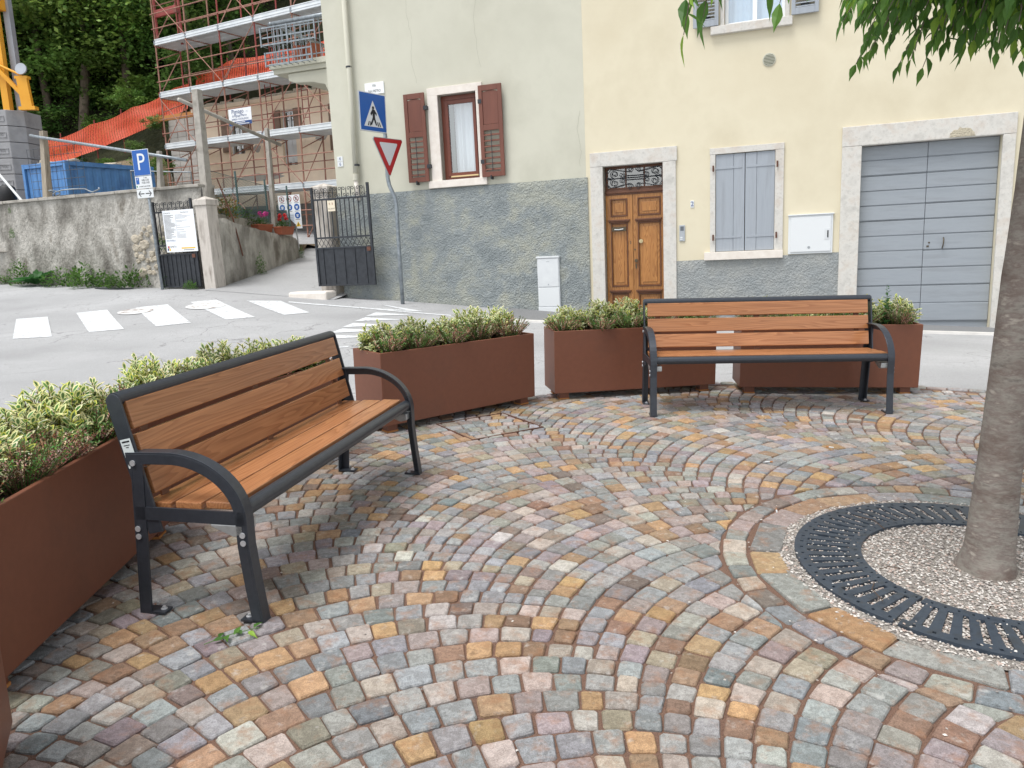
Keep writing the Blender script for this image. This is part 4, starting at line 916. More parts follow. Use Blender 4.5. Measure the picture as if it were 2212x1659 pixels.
MB().box(1.868, 1.93, -.012, 0, 1.495, 1.615).build('tile', WHITE, n2, bevel=.01); text('2', .115, DKBLUE, n2, T(1.899, -.0145, 1.555) @ FRONT)
vg = thing('vent_grille', 'round louvred vent grille high on the cream wall', 'vent', B.copy())
MB().disc((3.131, 0, 3.771), .105, (0, -1, 0), .012, 28).build('rim', PLASTER_G, vg, bevel=.003)
MB().disc((3.131, -.0125, 3.771), .088, (0, -1, 0), .002, 28).build('backing', mat('vent_dark', [lin(110, 116, 100)], .8), vg)
for i in range(8):
    z = -.077 + i * .022; hw = math.sqrt(max(.0001, .086 ** 2 - z * z)); obx('slat', PLASTER_G, vg, 3.131 - hw, 3.131 + hw, -.022, -.0148, 3.771 + z - .004, 3.771 + z + .004)
# garage
gs = MB().box(4.262, 6.665, -.05, 0, 2.30, 2.605).box(4.265, 4.553, -.048, .2, -1.0, 2.298).box(6.492, 6.662, -.048, .2, -1, 2.298).build('garage_surround', STONE, yh, bevel=.008)
MB().box(4.555, 6.49, -.046, .24, 2.298, 2.303).build('lintel_soffit', STONE, gs)
b = MB(); pts = []
for i in range(15):
    a = math.pi * i / 14; pts.append(V3(5.95 + .17 * math.cos(a) * random.uniform(.9, 1.15), -.056, 2.31 + .13 * math.sin(a) * random.uniform(.85, 1.15)))
b.prism(pts, V3(0, .01, 0)); b.build('chipped_patch', mat('chipped_stone', [lin(196, 188, 166), lin(176, 168, 150)], .95, 20, bump=1, bscale=40, bdist=.03), gs, fix=True, bevel=.006)
gd = MB().box(4.557, 6.488, .15, .17, -1, 2.296).build('garage_gate', GARAGE, yh)
bl = [2.294, 2.06, 1.82, 1.58, 1.345, 1.105, .86, .61, .335, .05, -.24, -.54, -.665]
for z1, z0 in zip(bl, bl[1:]):
    for (ua, ub) in ((4.56, 5.515), (5.522, 6.485)):
        if z1 < -.5 : continue
        dz = random.uniform(-.004, .004)
        obx('board', GARAGE, gd, ua, ub, .118 + random.uniform(-.003, .003), .1495, z0 + .014 + dz, z1 - .004 + dz, bevel=.006)
        obx('bead', GARAGE, gd, ua, ub, .128, .1495, z0 + .001 + dz, z0 + .012 + dz, bevel=.003)
MB().tube([(5.80, .115, .80), (5.80, .075, .775), (5.795, .07, .70), (5.79, .085, .65), (5.79, .115, .635)], .009, 8).build('pull_handle', mat('old_brass', []), gd, smooth=True)
MB().box(5.565, 5.60, .112, .118, .66, .685).disc((5.60, .118, .73), .014, (0, -1, 0), .006, 12).build('keyhole_plate', mat('old_brass', []), gd)
obx('threshold', STONE, gs, 4.4, 6.75, -.35, .2, -.80, -.665)
# upper window with open louvred shutters
uw = MB().box(2.36, 2.424, -.02, .2, 4.38, 5.75).box(3.365, 3.43, -.02, .2, 4.38, 5.75).box(2.36, 3.43, -.022, .2, 5.75, 5.87).build('window', STONE, yh, bevel=.004)
MB().box(2.21, 3.475, -.085, .15, 4.25, 4.378).build('window_sill', STONE, uw, bevel=.006)
f = MB()
for q in ((2.426, 2.48, 4.38, 5.74), (3.31, 3.363, 4.38, 5.74), (2.86, 2.93, 4.38, 5.74), (2.48, 2.86, 4.38, 4.44), (2.93, 3.31, 4.38, 4.44), (2.48, 2.86, 5.68, 5.74), (2.93, 3.31, 5.68, 5.74)): f.box(q[0], q[1], .12, .17, q[2], q[3])
f.build('casement_frame', mat('white_window_paint', [lin(232, 236, 240)], .4), uw, bevel=.004)
pane(uw, 2.48, 2.86, 4.44, 5.68, .15); pane(uw, 2.93, 3.31, 4.44, 5.68, .15); curtain(2.46, 3.33, 4.4, 5.7, .22, mat('sky_blue_curtain', [lin(206, 226, 244)], .9), uw)
for (u0, u1) in ((1.93, 2.335), (3.455, 3.86)):
    s = MB().box(u0, u0 + .06, -.09, -.05, 4.385, 5.75).box(u1 - .06, u1, -.09, -.05, 4.385, 5.75).box(u0 + .06, u1 - .06, -.09, -.05, 4.385, 4.48).box(u0 + .06, u1 - .06, -.09, -.05, 5.68, 5.75).build('shutter', SHUTGREY, uw, bevel=.003)
    for i in range(22): MB().box(u0 + .062, u1 - .062, -.022, .022, -.004, .004, Matrix.Translation((0, -.07, 4.50 + i * .054)) @ Matrix.Rotation(R(40), 4, 'X')).build('louvre', SHUTGREY, s)
    MB().box((u0 + u1) / 2 - .06, (u0 + u1) / 2 + .06, -.06, -.0, 4.52, 4.55).build('hinge', IRON, s)
# --- plates and cabinets on the grey house
sn = thing('street_name_plate', 'white marble street name plate high on the sage grey house', 'street sign', B.copy())
MB().box(-4.36, -3.94, -.025, 0, 4.02, 4.235).build('plate', mat('white_marble', [lin(232, 236, 236)], .35), sn, bevel=.003)
text('VIA', .07, BLACK, sn, T(-4.15, -.027, 4.175) @ FRONT, sx=.75); text('SAN PIETRO', .07, BLACK, sn, T(-4.15, -.027, 4.075) @ FRONT, sx=.72)
for s, v, lab in (('4', 2.875, 'upper small white number plate 4 at the grey house corner'), ('6', 2.773, 'lower small white number plate 6 at the grey house corner')):
    q = thing('number_plate', lab, 'house number', B.copy(), 'number plates at the grey house corner')
    MB().box(-5.13, -5.0, -.012, 0, v - .048, v + .048).build('plate', WHITE, q, bevel=.002); text(s, .09, DKBLUE, q, T(-5.065, -.0135, v) @ FRONT)
ub = thing('utility_cabinet', 'tall white utility cabinet let into the roughcast wall', 'cabinet', B.copy())
MB().box(-.955, -.525, -.07, 0, -.42, .735).box(-.965, -.515, -.095, 0, .735, .768).build('case', GREYPAINT, ub, bevel=.004)
d1 = MB().box(-.94, -.54, -.085, -.0705, .20, .728).build('door', GREYPAINT, ub, bevel=.005); MB().disc((-.74, -.085, .245), .012, (0, -1, 0), .004, 12).build('lock', SIGNGREY, d1); MB().box(-.77, -.71, -.0875, -.0853, .665, .672).build('grip', SIGNGREY, d1)
MB().box(-.945, -.535, -.082, -.0705, -.17, .185).build('door', WHITE, ub, bevel=.005); MB().box(-.955, -.525, -.09, -.0705, -.42, -.185).build('base', WHITE, ub, bevel=.005)
#@@GATE
# ------------------------------------------------------------------ retaining wall, gates, alley
rw = thing('retaining_wall', 'stained old rendered retaining wall left of the gate', 'wall', B.copy())
b = MB(); nx, nz = 150, 20
def wall_bump(u, v): return -.03 * mnoise.noise((u * .8, v * 1.2, 2)) - .018 * mnoise.noise((u * 3.1, v * 3.1, 5)) - .008 * mnoise.noise((u * 9, v * 9, 7))
for j in range(nz + 1):
    for i in range(nx + 1):
        u = -34 + 25.35 * i / nx if False else (-34 + 10 * i / 30 if i < 30 else -24 + 15.35 * (i - 30) / (nx - 30)); v = -.4 + 2.98 * j / nz; b.v.append((u, wall_bump(u, v), v))
for j in range(nz):
    for i in range(nx): a = j * (nx + 1) + i; b.f.append((a, a + 1, a + nx + 2, a + nx + 1)); b.m.append(0); b.c.append(None)
b.box(-34, -8.65, .05, .42, -.4, 2.575); b.build('render_face', OLDWALL, rw, smooth=True)
for i in range(21): u = -34 + i * 1.207; obx('coping', CONC, rw, u, u + 1.195, -.06, .47, 2.58 + random.uniform(-.004, .004), 2.645 + random.uniform(-.01, .01), bevel=.012)
# bare stones where the render fell off
random.seed(31); placed = []
for k in range(400):
    u, v, r = -10.36 + random.gauss(0, .20), 1.18 + random.gauss(0, .27), random.uniform(.05, .13)
    if u < -10.75 or u > -9.75 or v < .72 or v > 1.78: continue
    if any(math.hypot(u - a, v - c) < (r + d) * .82 for a, c, d in placed): continue
    placed.append((u, v, r))
    if len(placed) > 42: break
for u, v, r in placed:
    b = MB(); n = 9; sx = random.uniform(.95, 1.3); an = [2 * math.pi * i / n + random.uniform(-.2, .2) for i in range(n)]; rr = [r * random.uniform(.85, 1.1) for _ in range(n)]
    o_ = [V3(u + sx * q * math.cos(a), -.012, v + q * math.sin(a)) for a, q in zip(an, rr)]; i_ = [V3(u + sx * q * .72 * math.cos(a), -.028 - random.uniform(0, .02), v + q * .72 * math.sin(a)) for a, q in zip(an, rr)]
    bk = [V3(p.x, .06, p.z) for p in o_]; c = V3(u, -.042, v)
    b.add(bk + o_ + i_ + [c], [(i, (i + 1) % n, n + (i + 1) % n, n + i) for i in range(n)] + [(n + i, n + (i + 1) % n, 2 * n + (i + 1) % n, 2 * n + i) for i in range(n)] + [(2 * n + i, 2 * n + (i + 1) % n, 3 * n) for i in range(n)])
    b.build('stone', OLDSTONE, rw, fix=True, smooth=False)
def post(name, label, u0, u1, n0, n1, v0, v1, m):
    t = thing(name, label, 'post', B.copy(), 'stone gate posts'); MB().box(u0, u1, n0, n1, v0, v1).build('shaft', m, t, bevel=.01)
    c = MB(); uc, nc = (u0 + u1) / 2, (n0 + n1) / 2; e = .03
    q = [V3(u0 - e, n0 - e, v1), V3(u1 + e, n0 - e, v1), V3(u1 + e, n1 + e, v1), V3(u0 - e, n1 + e, v1)]
    c.add(q + [p + V3(0, 0, .12) for p in q] + [V3(uc, nc, v1 + .2)], [(3, 2, 1, 0)] + [(i, (i + 1) % 4, 4 + (i + 1) % 4, 4 + i) for i in range(4)] + [(4 + i, 4 + (i + 1) % 4, 8) for i in range(4)]); c.build('cap', m, t, bevel=.008)
PALEST = mat('pale_gatepost_stone', [lin(176, 170, 162), lin(198, 192, 184), lin(140, 132, 124)], .9, 4, 8, bump=.5, bscale=50, bdist=.01, stretch=(2, 2, .4))
post('gate_post', 'weathered pale stone gate post right of the closed leaf', -8.58, -8.28, -.32, .02, .1, 2.16, PALEST)
post('gate_post', 'pale stone gate post behind the open gate leaf at the grey house', -5.72, -5.36, -.12, .24, .0, 2.24, PALEST)
def gate_leaf(label, M, w_, v0, v1, ribs, nb):
    """iron leaf: ribbed sheet below, crossed band, bars, scrolled crest; local x 0..w, z absolute v"""
    g = thing('gate_leaf', label, 'gate', M, 'black iron gate leaves')
    h = v1 - v0; zs, zb = v0 + h * .40, v0 + h * .49; zt = v0 + h * .88
    f = MB(); f.box(0, .045, -.02, .025, v0, v1 + .03).box(w_ - .05, w_, -.02, .025, v0, v1 + .05)
    for z in (v0, zs - .03, zb, zt): f.box(.045, w_ - .05, -.015, .02, z, z + .035)
    f.build('frame', IRON, g, bevel=.003)
    MB().box(.045, w_ - .05, .002, .006, v0 + .035, zs - .03).build('sheet_panel', IRON, g)
    for i in range(ribs): x = .05 + (w_ - .11) * (i + .5) / ribs; obx('rib', IRON, g, x - .008, x + .008, -.012, .0015, v0 + .04, zs - .035)
    for i in range(nb): x = .045 + (w_ - .095) * (i + 1) / (nb + 1); obx('bar', IRON, g, x - .008, x + .008, -.008, .008, zb + .035, zt)
    nx_ = nb + 1
    for i in range(nx_):
        x0, x1 = .05 + (w_ - .1) * i / nx_, .05 + (w_ - .1) * (i + 1) / nx_; c = MB()
        c.tube([V3(x0, 0, zs + .008), V3(x1, 0, zb - .004)], .006, 4); c.tube([V3(x0, .004, zb - .004), V3(x1, .004, zs + .008)], .006, 4); c.build('crossed_bars', IRON, g)
    top = v1 - zt
    for i in range(nb + 1):
        x = .05 + (w_ - .1) * (i + .5) / (nb + 1); c = MB(); q = top * .30
        for sx in (1, -1):
            if i % 2 == 0:
                c.tube(spiral((x + sx * .045, zt + .035 + q * 2.3), .042, 3.14, -1.1, sx, 0, 12), .007, 5); c.tube([V3(x, 0, zt + .035), V3(x + sx * .006, 0, zt + .035 + q), V3(x + sx * .003, 0, zt + .035 + q * 2.3)], .007, 5)
            else: c.tube(spiral((x + sx * .04, zt + .035 + q * .8), .038, 3.14, 1.1, sx, 0, 12), .007, 5)
        c.tube([V3(x, 0, zt + .03), V3(x, 0, zt + top * .8), V3(x, 0, zt + top * 1.05)], [.008, .009, .001], 5); c.build('crest_scroll', IRON, g)
    MB().box(w_ - .13, w_ - .045, -.035, -.016, zs - .10, zs - .02).build('lock_case', RUST, g)
    return g
gL = gate_leaf('black iron gate leaf covered by a white site notice board', BL(-9.78, -.30, 0), 1.10, .42, 2.28, 8, 8)
gR = gate_leaf('black iron gate leaf standing open in front of the grey house', BL(-5.64, -.30, 0, R(-1)), 1.36, .35, 2.30, 5, 11)
MB().tube([(.0, -.02, 1.15), (.0, -.02, 1.25)], .022, 8).build('hinge', RUST, gL)
obx('threshold_stone', STONEWHITE, tag(thing('step_stone', 'long pale kerb stone lying below the open gate leaf', 'stone', B.copy())), -6.20, -5.28, -.62, -.22, .02, .26, bevel=.04)
# site notice board on the closed leaf
nb_ = thing('site_notice_board', 'large white building site notice board tied to the closed gate leaf', 'notice board', BL(-9.48, -.335, 1.2, 0))
bw, bh = .86, .90
obx('board', mat('board_white', [lin(234, 238, 242)], .4), nb_, 0, bw, -.008, 0, 0, bh)
LNG = mat('print_grey', [lin(120, 124, 130)], .6); random.seed(17)
text('COMUNE DI', .035, BLACK, nb_, T(.03, -.0095, bh - .06) @ FRONT, align='LEFT'); text('PROVINCIA DI', .035, BLACK, nb_, T(.50, -.0095, bh - .06) @ FRONT, align='LEFT')
for i in range(21):
    z = bh - .105 - i * .0245; x1 = random.uniform(.25, .8) if i not in (7, 8, 12) else .22
    obx('print_line', BLACK, nb_, .03, .03 + random.uniform(.15, .3), -.0095, -.0085, z - .004, z + .004); obx('print_line', LNG, nb_, .34, .34 + max(.02, x1 - .34), -.0095, -.0085, z - .003, z + .003)
text('RAVANELLI', .05, DKBLUE, nb_, T(.03, -.0095, .25) @ FRONT, align='LEFT'); text('OMETA', .055, BLACK, nb_, T(.10, -.0095, .115) @ FRONT, align='LEFT')
obx('logo_square', REDSIGN, nb_, .045, .085, -.0098, -.0085, .09, .135); obx('logo_square', DKBLUE, nb_, .03, .065, -.0098, -.0085, .035, .085); obx('logo_square', YELSIGN, nb_, .075, .115, -.0098, -.0085, .03, .085)
obx('paper_sheet', mat('paper', [lin(246, 248, 250)], .6), nb_, .37, .55, -.011, -.0085, .10, .26); obx('paper_sheet', mat('paper', []), nb_, .60, .82, -.011, -.0085, .20, .46)
obx('yellow_stripe', YELSIGN, nb_, .42, .80, -.0098, -.0085, .065, .092); obx('print_line', BLACK, nb_, .48, .76, -.0098, -.0085, .035, .045)
ty = thing('ceramic_plate', 'small cream plate hung on the open gate leaf bars', 'plate', BL(-5.24, -.335, 1.84))
obx('tile', mat('cream_tile', [lin(222, 212, 190)], .5), ty, 0, .175, -.012, 0, 0, .21, bevel=.003); text('B  B', .06, mat('tile_brown', [lin(150, 104, 70)], .6), ty, T(.0875, -.0135, .145) @ FRONT); text('VAL DEL RÌ', .04, BLACK, ty, T(.0875, -.0135, .05) @ FRONT, sx=.75)
# alley
uL = lambda n: interp(n, [(-1, -8.3), (0, -8.3), (2, -8.66), (4, -9.1), (4.5, -9.3), (4.8, -14), (16, -16)])
vA = lambda u, n: .17 + .075 * (-5.2 - u) + .115 * max(n, 0)
b = MB()
for j in range(20):
    n = -.55 + 16.5 * j / 19
    for i in range(9):
        u = uL(n) - .1 + (-5.15 - uL(n) + .1) * i / 8; p = B @ V3(u, n, vA(u, n)); z = p.z
        if n < .1: z = max(road_z(p.x, p.y) + .005, min(z, road_z(p.x, p.y) + .005 + .10 * max(0, n + .55)))
        b.v.append((p.x, p.y, z))
for j in range(19):
    for i in range(8): a = j * 9 + i; b.f.append((a, a + 1, a + 10, a + 9)); b.m.append(0); b.c.append(None)
tag(b.build('driveway', ASPHALT, smooth=True), kind='structure')
aw = thing('alley_wall', 'low curved rough stone wall along the alley behind the gate post', 'wall', B.copy())
b = MB(); n_ = 40; rows = 12
topv = lambda n: interp(n, [(0, 1.86), (.35, 1.90), (.7, 1.80), (2, 1.64), (3.9, 1.47), (4.3, 1.25)])
for i in range(n_ + 1):
    n = -.02 + 4.5 * i / n_; ub_ = uL(n)
    if n > 4.0: ub_ -= (n - 4.0) ** 2 * 1.2
    tv = topv(n)
    for j in range(rows + 1):
        t = j / rows
        if t <= .75: u = ub_ - .02; v = -.2 + (tv + .2) * t / .75
        else: u = ub_ - (t - .75) / .25 * .42; v = tv
        u += .035 * mnoise.noise((n * 1.7, v * 1.9, 1)) + .015 * mnoise.noise((n * 6, v * 6, 2)); b.v.append((u, n, v + .02 * mnoise.noise((n * 4, t * 9, 3))))
for i in range(n_):
    for j in range(rows): a = i * (rows + 1) + j; b.f.append((a, a + rows + 1, a + rows + 2, a + 1)); b.m.append(0); b.c.append(None)
b.box(-8.72, -8.3, -.01, .03, -.2, 1.82)
b.build('rubble_face', OLDWALL, aw, smooth=True)
gw = thing('garden_wall', 'grey concrete garden wall with wire fence above the alley wall', 'wall', B.copy())
b = MB(); b.prism([V3(-8.75, .3, 1.2), V3(-9.55, 4.4, 1.0), V3(-9.55, 4.4, 1.78), V3(-8.75, .3, 2.05)], V3(-.14, 0, 0)); b.build('concrete_face', CONC, gw, fix=True)
fc = thing('wire_fence', 'green chain link fence on posts above the garden wall', 'fence', B.copy())
FM = mat('green_wire', [lin(88, 112, 112)], .5, metal=.3); b = MB()
F0, F1 = V3(-8.8, .25, 2.0), V3(-9.6, 4.4, 1.75)
for i in range(70):
    for sgn in (1, -1):
        a = i / 70; 
        def at(s, h): return F0.lerp(F1, s) + V3(0, 0, h)
        x0, x1 = a, a + sgn * .25
        q0, h1 = at(a, 0), 1.0
        if x1 > 1: h1 = (1 - x0) / .25; x1 = 1
        if x1 < 0: h1 = x0 / .25; x1 = 0
        b.tube([q0, at(x1, h1)], .0035, 3, False)
b.build('wire_mesh', FM, fc)
for s in (0, .35, .7, 1): p = F0.lerp(F1, s); MB().tube([p - V3(0, 0, .2), p + V3(0, 0, 1.15)], .024, 8).build('fence_post', FM, fc)
for h in (.02, 1.0): MB().tube([F0 + V3(0, 0, h), F1 + V3(0, 0, h)], .006, 5).build('tension_wire', FM, fc)
# pergola posts and rails on the wall
def conc_post(name, label, M_, base, top, wx, m, cat='post'):
    t = thing(name, label, cat, B.copy()); b = MB(); q = [V3(-wx, -wx, 0), V3(wx, -wx, 0), V3(wx, wx, 0), V3(-wx, wx, 0)]; k = .8
    b.add([base + p for p in q] + [top + p * k for p in q], [(3, 2, 1, 0), (4, 5, 6, 7)] + [(i, (i + 1) % 4, 4 + (i + 1) % 4, 4 + i) for i in range(4)]); b.build('shaft', m, t, bevel=.01); return t
OLDWOOD = mat('weathered_wood', [lin(140, 130, 116), lin(166, 156, 140), lin(112, 102, 90)], .9, 5, stretch=(3, 3, .3), bump=.4, bscale=30)
conc_post('concrete_post', 'tall weathered concrete post behind the gate with a pipe leaning on it', 0, V3(-8.74, .25, 1.6), V3(-8.66, .25, 4.64), .10, CONC)
conc_post('concrete_post', 'slim concrete post at the pipe\'s lower end before the scaffold', 0, V3(-9.22, 3.2, 1.5), V3(-9.15, 3.2, 4.24), .06, CONC)
conc_post('fence_post', 'short grey concrete post on the wall beside the parking sign', 0, V3(-9.96, .2, 2.6), V3(-9.86, .2, 3.45), .055, CONC)
conc_post('wooden_post', 'weathered split wooden post in front of the blue skip', 0, V3(-13.48, .2, 2.6), V3(-13.28, .2, 4.2), .08, OLDWOOD)
tag(MB().tube([(-13.6, .10, 4.12), (-13.4, .08, 4.07), (-9.9, .10, 3.36), (-9.03, .10, 3.18)], .036, 10).build('rail_pipe', GALV, None, B.copy(), smooth=True), 'long grey pipe rail sloping down behind the parking sign', 'pipe')
tag(MB().tube([(-9.05, .10, 4.46), (-8.71, 3.1, 3.78)], .042, 10).build('rail_pipe', CONC, None, B.copy(), smooth=True), 'thick pipe sloping down right from the tall concrete post', 'pipe')
tag(MB().tube([(-15.3, .3, 3.55), (-14.35, .2, 2.64)], .03, 8).build('prop_pole', WHITE, None, B.copy()), 'white pole propped on the wall top at the far left', 'pole')
b = MB()
for i in range(9): x = -14.05 + i * .22; b.tube([(x, .30, 2.62), (x, .30, 3.85)], .006, 4)
for i in range(7): z = 2.7 + i * .19; b.tube([(-14.05, .30, z), (-12.3, .30, z)], .006, 4)
tag(b.build('welded_fence', mat('dark_wire', [lin(70, 74, 80)], .5), None, B.copy()), 'rusty welded wire panel standing before the blue skip', 'fence panel')
sf = thing('site_fence', 'light site fence panel with a small round logo plate behind the parking sign', 'fence panel', BL(-12.2, 1.6, 2.3))
MB().tube([(0, 0, 0), (0, 0, 1.0), (1.9, 0, .82), (1.9, 0, 0)], .02, 6).build('tube_frame', GALV, sf)
b = MB()
for i in range(14): x = .12 + i * .13; b.tube([(x, 0, .05), (x, 0, .95 - .09 * x)], .004, 3)
b.build('bars', GALV, sf); lp = obx('logo_plate', WHITE, sf, .15, .55, -.03, -.02, .52, .72); MB().disc((.33, -.03, .62), .07, (0, -1, 0), .003, 16).build('logo_disc', BLUESIGN, lp)
hs = MB().tube([(-13.3 + .35 * math.cos(a * .35) + a * .07, -.02 + .1 * math.sin(a), 2.66 + .13 * abs(math.sin(a * .35))) for a in range(22)], .016, 6)
tag(hs.build('hose', GALV, None, B.copy(), smooth=True), 'grey hose lying in a loop on the wall top', 'hose')
# ------------------------------------------------------------------ road signs
ps = thing('parking_sign', 'blue parking sign with time plate and arrow plate on a pole', 'road sign', BL(0, -.5, 0))
MB().tube([(-9.64, .05, .2), (-9.70, .05, 3.3)], .032, 12).build('pole', GALV, ps, smooth=True)
pp = obx('sign_panel', WHITE, ps, -9.955, -9.495, 0, .012, 2.86, 3.41, bevel=.012); obx('blue_field', BLUESIGN, pp, -9.943, -9.507, -.004, -.0005, 2.872, 3.398); text('P', .50, WHITE, pp, T(-9.725, -.0055, 3.135) @ FRONT, 'letter_p', sx=.95)
tp_ = obx('time_plate', WHITE, ps, -9.955, -9.495, 0, .01, 2.59, 2.85, bevel=.008)
obx('disc_symbol', BLUESIGN, tp_, -9.93, -9.845, -.003, -.0005, 2.69, 2.83); text('P', .07, WHITE, tp_, T(-9.888, -.0045, 2.785) @ FRONT)
for s, z in (('1 ora', 2.818), ('8.00-12.00', 2.765), ('14.00-19.00', 2.71)): text(s, .058, BLACK, tp_, T(-9.67, -.0025, z) @ FRONT, sx=.8)
text('eccetto autorizzati', .046, BLACK, tp_, T(-9.705, -.0025, 2.64) @ FRONT, sx=.9); MB().disc((-9.92, -.0005, 2.64), .018, (0, -1, 0), .002, 12).build('green_dot', mat('green_print', [lin(40, 130, 90)], .5), tp_)
ap = obx('arrow_plate', WHITE, ps, -9.955, -9.495, 0, .01, 2.39, 2.575, bevel=.008)
for sx in (1, -1):
    c = -9.725 + sx * .02; b = MB().box(min(c, c + sx * .15), max(c, c + sx * .15), -.003, -.0005, 2.474, 2.492)
    for sz in (1, -1): b.prism([V3(c + sx * .165, -.003, 2.483), V3(c + sx * .15, -.003, 2.483), V3(c + sx * .085, -.003, 2.483 + sz * .055), V3(c + sx * .115, -.003, 2.483 + sz * .055)], V3(0, .002, 0))
    b.build('arrow', BLACK, ap, fix=True)
ys = thing('crossing_and_yield_sign', 'bent pole with blue crossing sign and red yield triangle', 'road sign', T(-2.11, 14.77, .1))
MB().tube([(0, 0, 0), (-.02, .0, 1.0), (-.03, .01, 1.92), (-.05, .02, 2.06), (-.15, .05, 2.3), (-.175, .06, 2.44), (-.18, .06, 3.0), (-.18, .06, 3.93)], .038, 14).build('pole', GALV, ys, smooth=True)
SM = T(-.18, .06, 0, math.atan2(.81, .58)) @ Matrix.Translation((-.02, -.05, 0))
cp = obx('sign_panel', SIGNGREY, ys, -.66, .02, 0, .018, 3.24, 3.93, bevel=.01, M=SM)
obx('white_border', WHITE, cp, -.655, .015, -.003, -.0005, 3.245, 3.925); obx('blue_field', BLUESIGN, cp, -.64, 0, -.006, -.0035, 3.26, 3.91)
c = -.32; b = MB(); b.prism([V3(c - .24, -.009, 3.33), V3(c + .24, -.009, 3.33), V3(c, -.009, 3.79)], V3(0, .002, 0)); b.build('white_triangle', WHITE, cp, fix=True)
b = MB(); y = -.011
b.disc((c, y, 3.665), .028, (0, -1, 0), .002, 12)
for q in ([(-.025, 3.64), (.04, 3.63), (.035, 3.50), (-.02, 3.50)], [(-.02, 3.50), (.035, 3.50), (.08, 3.36), (.05, 3.36), (.005, 3.46), (-.05, 3.36), (-.08, 3.36)], [(-.025, 3.63), (-.075, 3.56), (-.06, 3.52), (-.01, 3.58)], [(.035, 3.63), (.085, 3.57), (.075, 3.53), (.03, 3.58)]):
    b.prism([V3(c + p[0], y, p[1]) for p in q], V3(0, -.002, 0))
for i in (-3, -2, 2, 3): b.prism([V3(c + i * .052, y, 3.345), V3(c + i * .052 + .026, y, 3.345), V3(c + i * .042 + .02, y, 3.42), V3(c + i * .042, y, 3.42)], V3(0, -.002, 0))
b.build('walking_figure', BLACK, cp, fix=True)
def tri(s, y, cz):      # point-down triangle with clipped corners
    P3_ = [V3(-s / 2, y, cz), V3(s / 2, y, cz), V3(0, y, cz - s * .9)]; out = []
    for i in range(3): v, a, d = P3_[i], P3_[i - 1], P3_[(i + 1) % 3]; out += [v + (a - v) * .05, v + (d - v) * .05]
    return out
TM = T(-.17, .06, 0, math.atan2(.80, .60)) @ Matrix.Translation((.0, -.055, 0))
b = MB(); b.prism(tri(.80, 0, 3.16), V3(0, .02, 0)); yt = b.build('yield_panel', SIGNGREY, ys, TM, fix=True)
for s, dy, dz, m, nm in ((.77, -.004, -.012, REDSIGN, 'red_border'), (.48, -.008, -.085, mat('yield_white', [lin(206, 210, 214)], .4), 'white_field')):
    b = MB(); b.prism(tri(s, dy, 3.16 + dz), V3(0, .0035, 0)); b.build(nm, m, yt, fix=True)
#@@BACK
# ------------------------------------------------------------------ yard and wooded hill behind
SF = T(-12.6, 29, 0, R(-31)); SI = SF.inverted()
def hill_z(x, y):
    p = SI @ V3(x, y, 0); h = 2.45 + max(0, (y - 29.2 + max(-2, (x + 19)) * .50)) * .5 if y > 25 else 2.45
    if y > 33: h += (y - 33) * .7
    h += .5 * mnoise.noise((x * .22, y * .22, 0)) * sstep((y - 28) / 5)
    if p.x > -2.4 and p.y < 9: h = min(h, 1.3 if p.x > -.4 else 2.3)
    uu, nn_, _ = (B.inverted() @ V3(x, y, 0)); h = h if nn_ < 1e9 else h
    if uu > -9.7 and nn_ < 14: h = min(h, vA(max(min(uu, -5), -9.3), nn_) - .12)
    elif uu > -9.75 and nn_ < 5: h = min(h, 1.5)
    return h
b = MB(); xs = [-60 + 1.0 * i for i in range(76)]; ys_ = [18.2 + .9 * j for j in range(60)]
Bi = B.inverted()
for y in ys_:
    for x in xs: b.v.append((x, y, hill_z(x, y)))
nx = len(xs)
for j in range(len(ys_) - 1):
    for i in range(nx - 1):
        a = j * nx + i; q = Bi @ V3(xs[i] + .5, ys_[j] + .45, 0)
        if q.y < .35 or (q.x > -5.0 and q.y < 10.5) or (q.x > -9.4 and q.y < 9): continue
        b.mi = 1 if ys_[j] > 31 else 0; b.f.append((a, a + 1, a + nx + 1, a + nx)); b.m.append(b.mi); b.c.append(None)
tag(b.build('hillside', [DIRT, FOREST], smooth=True), kind='structure')
b = MB(); b.add([B @ V3(*p) for p in ((-40, .4, 2.4), (-9.6, .4, 2.2), (-10.2, 6, 2.3), (-40, 6, 2.5))], [(0, 1, 2, 3)])
tag(b.build('yard', DIRT), kind='structure')
b = MB(); b.add([B @ V3(*p) for p in ((-9.7, .4, 2.2), (-8.85, .4, 1.95), (-9.6, 4.5, 1.7), (-10.3, 6, 2.2))], [(0, 1, 2, 3)])
tag(b.build('garden_bed', SOIL), kind='structure')
# --- house under renovation
ph = thing('renovated_house', 'roofless pink plastered house behind scaffolding', 'house', SF.copy())
hol = [(4.62, 5.30, 4.05, 5.93), (1.85, 2.65, 4.62, 5.98), (7.3, 8.1, 4.3, 5.9)]
b = MB(); holed_wall(b, .0, 13, 1.0, 6.42, hol, .3, 1.35); b.add([(0, 1.35, 1), (0, 8, 1), (0, 8, 6.4), (0, 1.35, 6.4)], [(0, 3, 2, 1)])
b.build('wall', PLASTER_P, ph)
MB().box(.02, 12.9, 1.62, 1.64, 1.2, 6.3).build('dark_interior', mat('dim_room', []), ph)
random.seed(41)
for i in range(34): u = .1 + i * .37 + random.uniform(-.1, .1); w_ = random.uniform(.15, .3); MB().box(-w_, w_, -.16, .18, -.1, random.uniform(.04, .16), T(u, 1.55, 6.44, random.uniform(-.2, .2))).build('broken_masonry', OLDSTONE, ph, bevel=.03)
obx('eaves_ledge', PLASTER_P, ph, 0, 12.9, 1.2, 1.35, 6.28, 6.40)
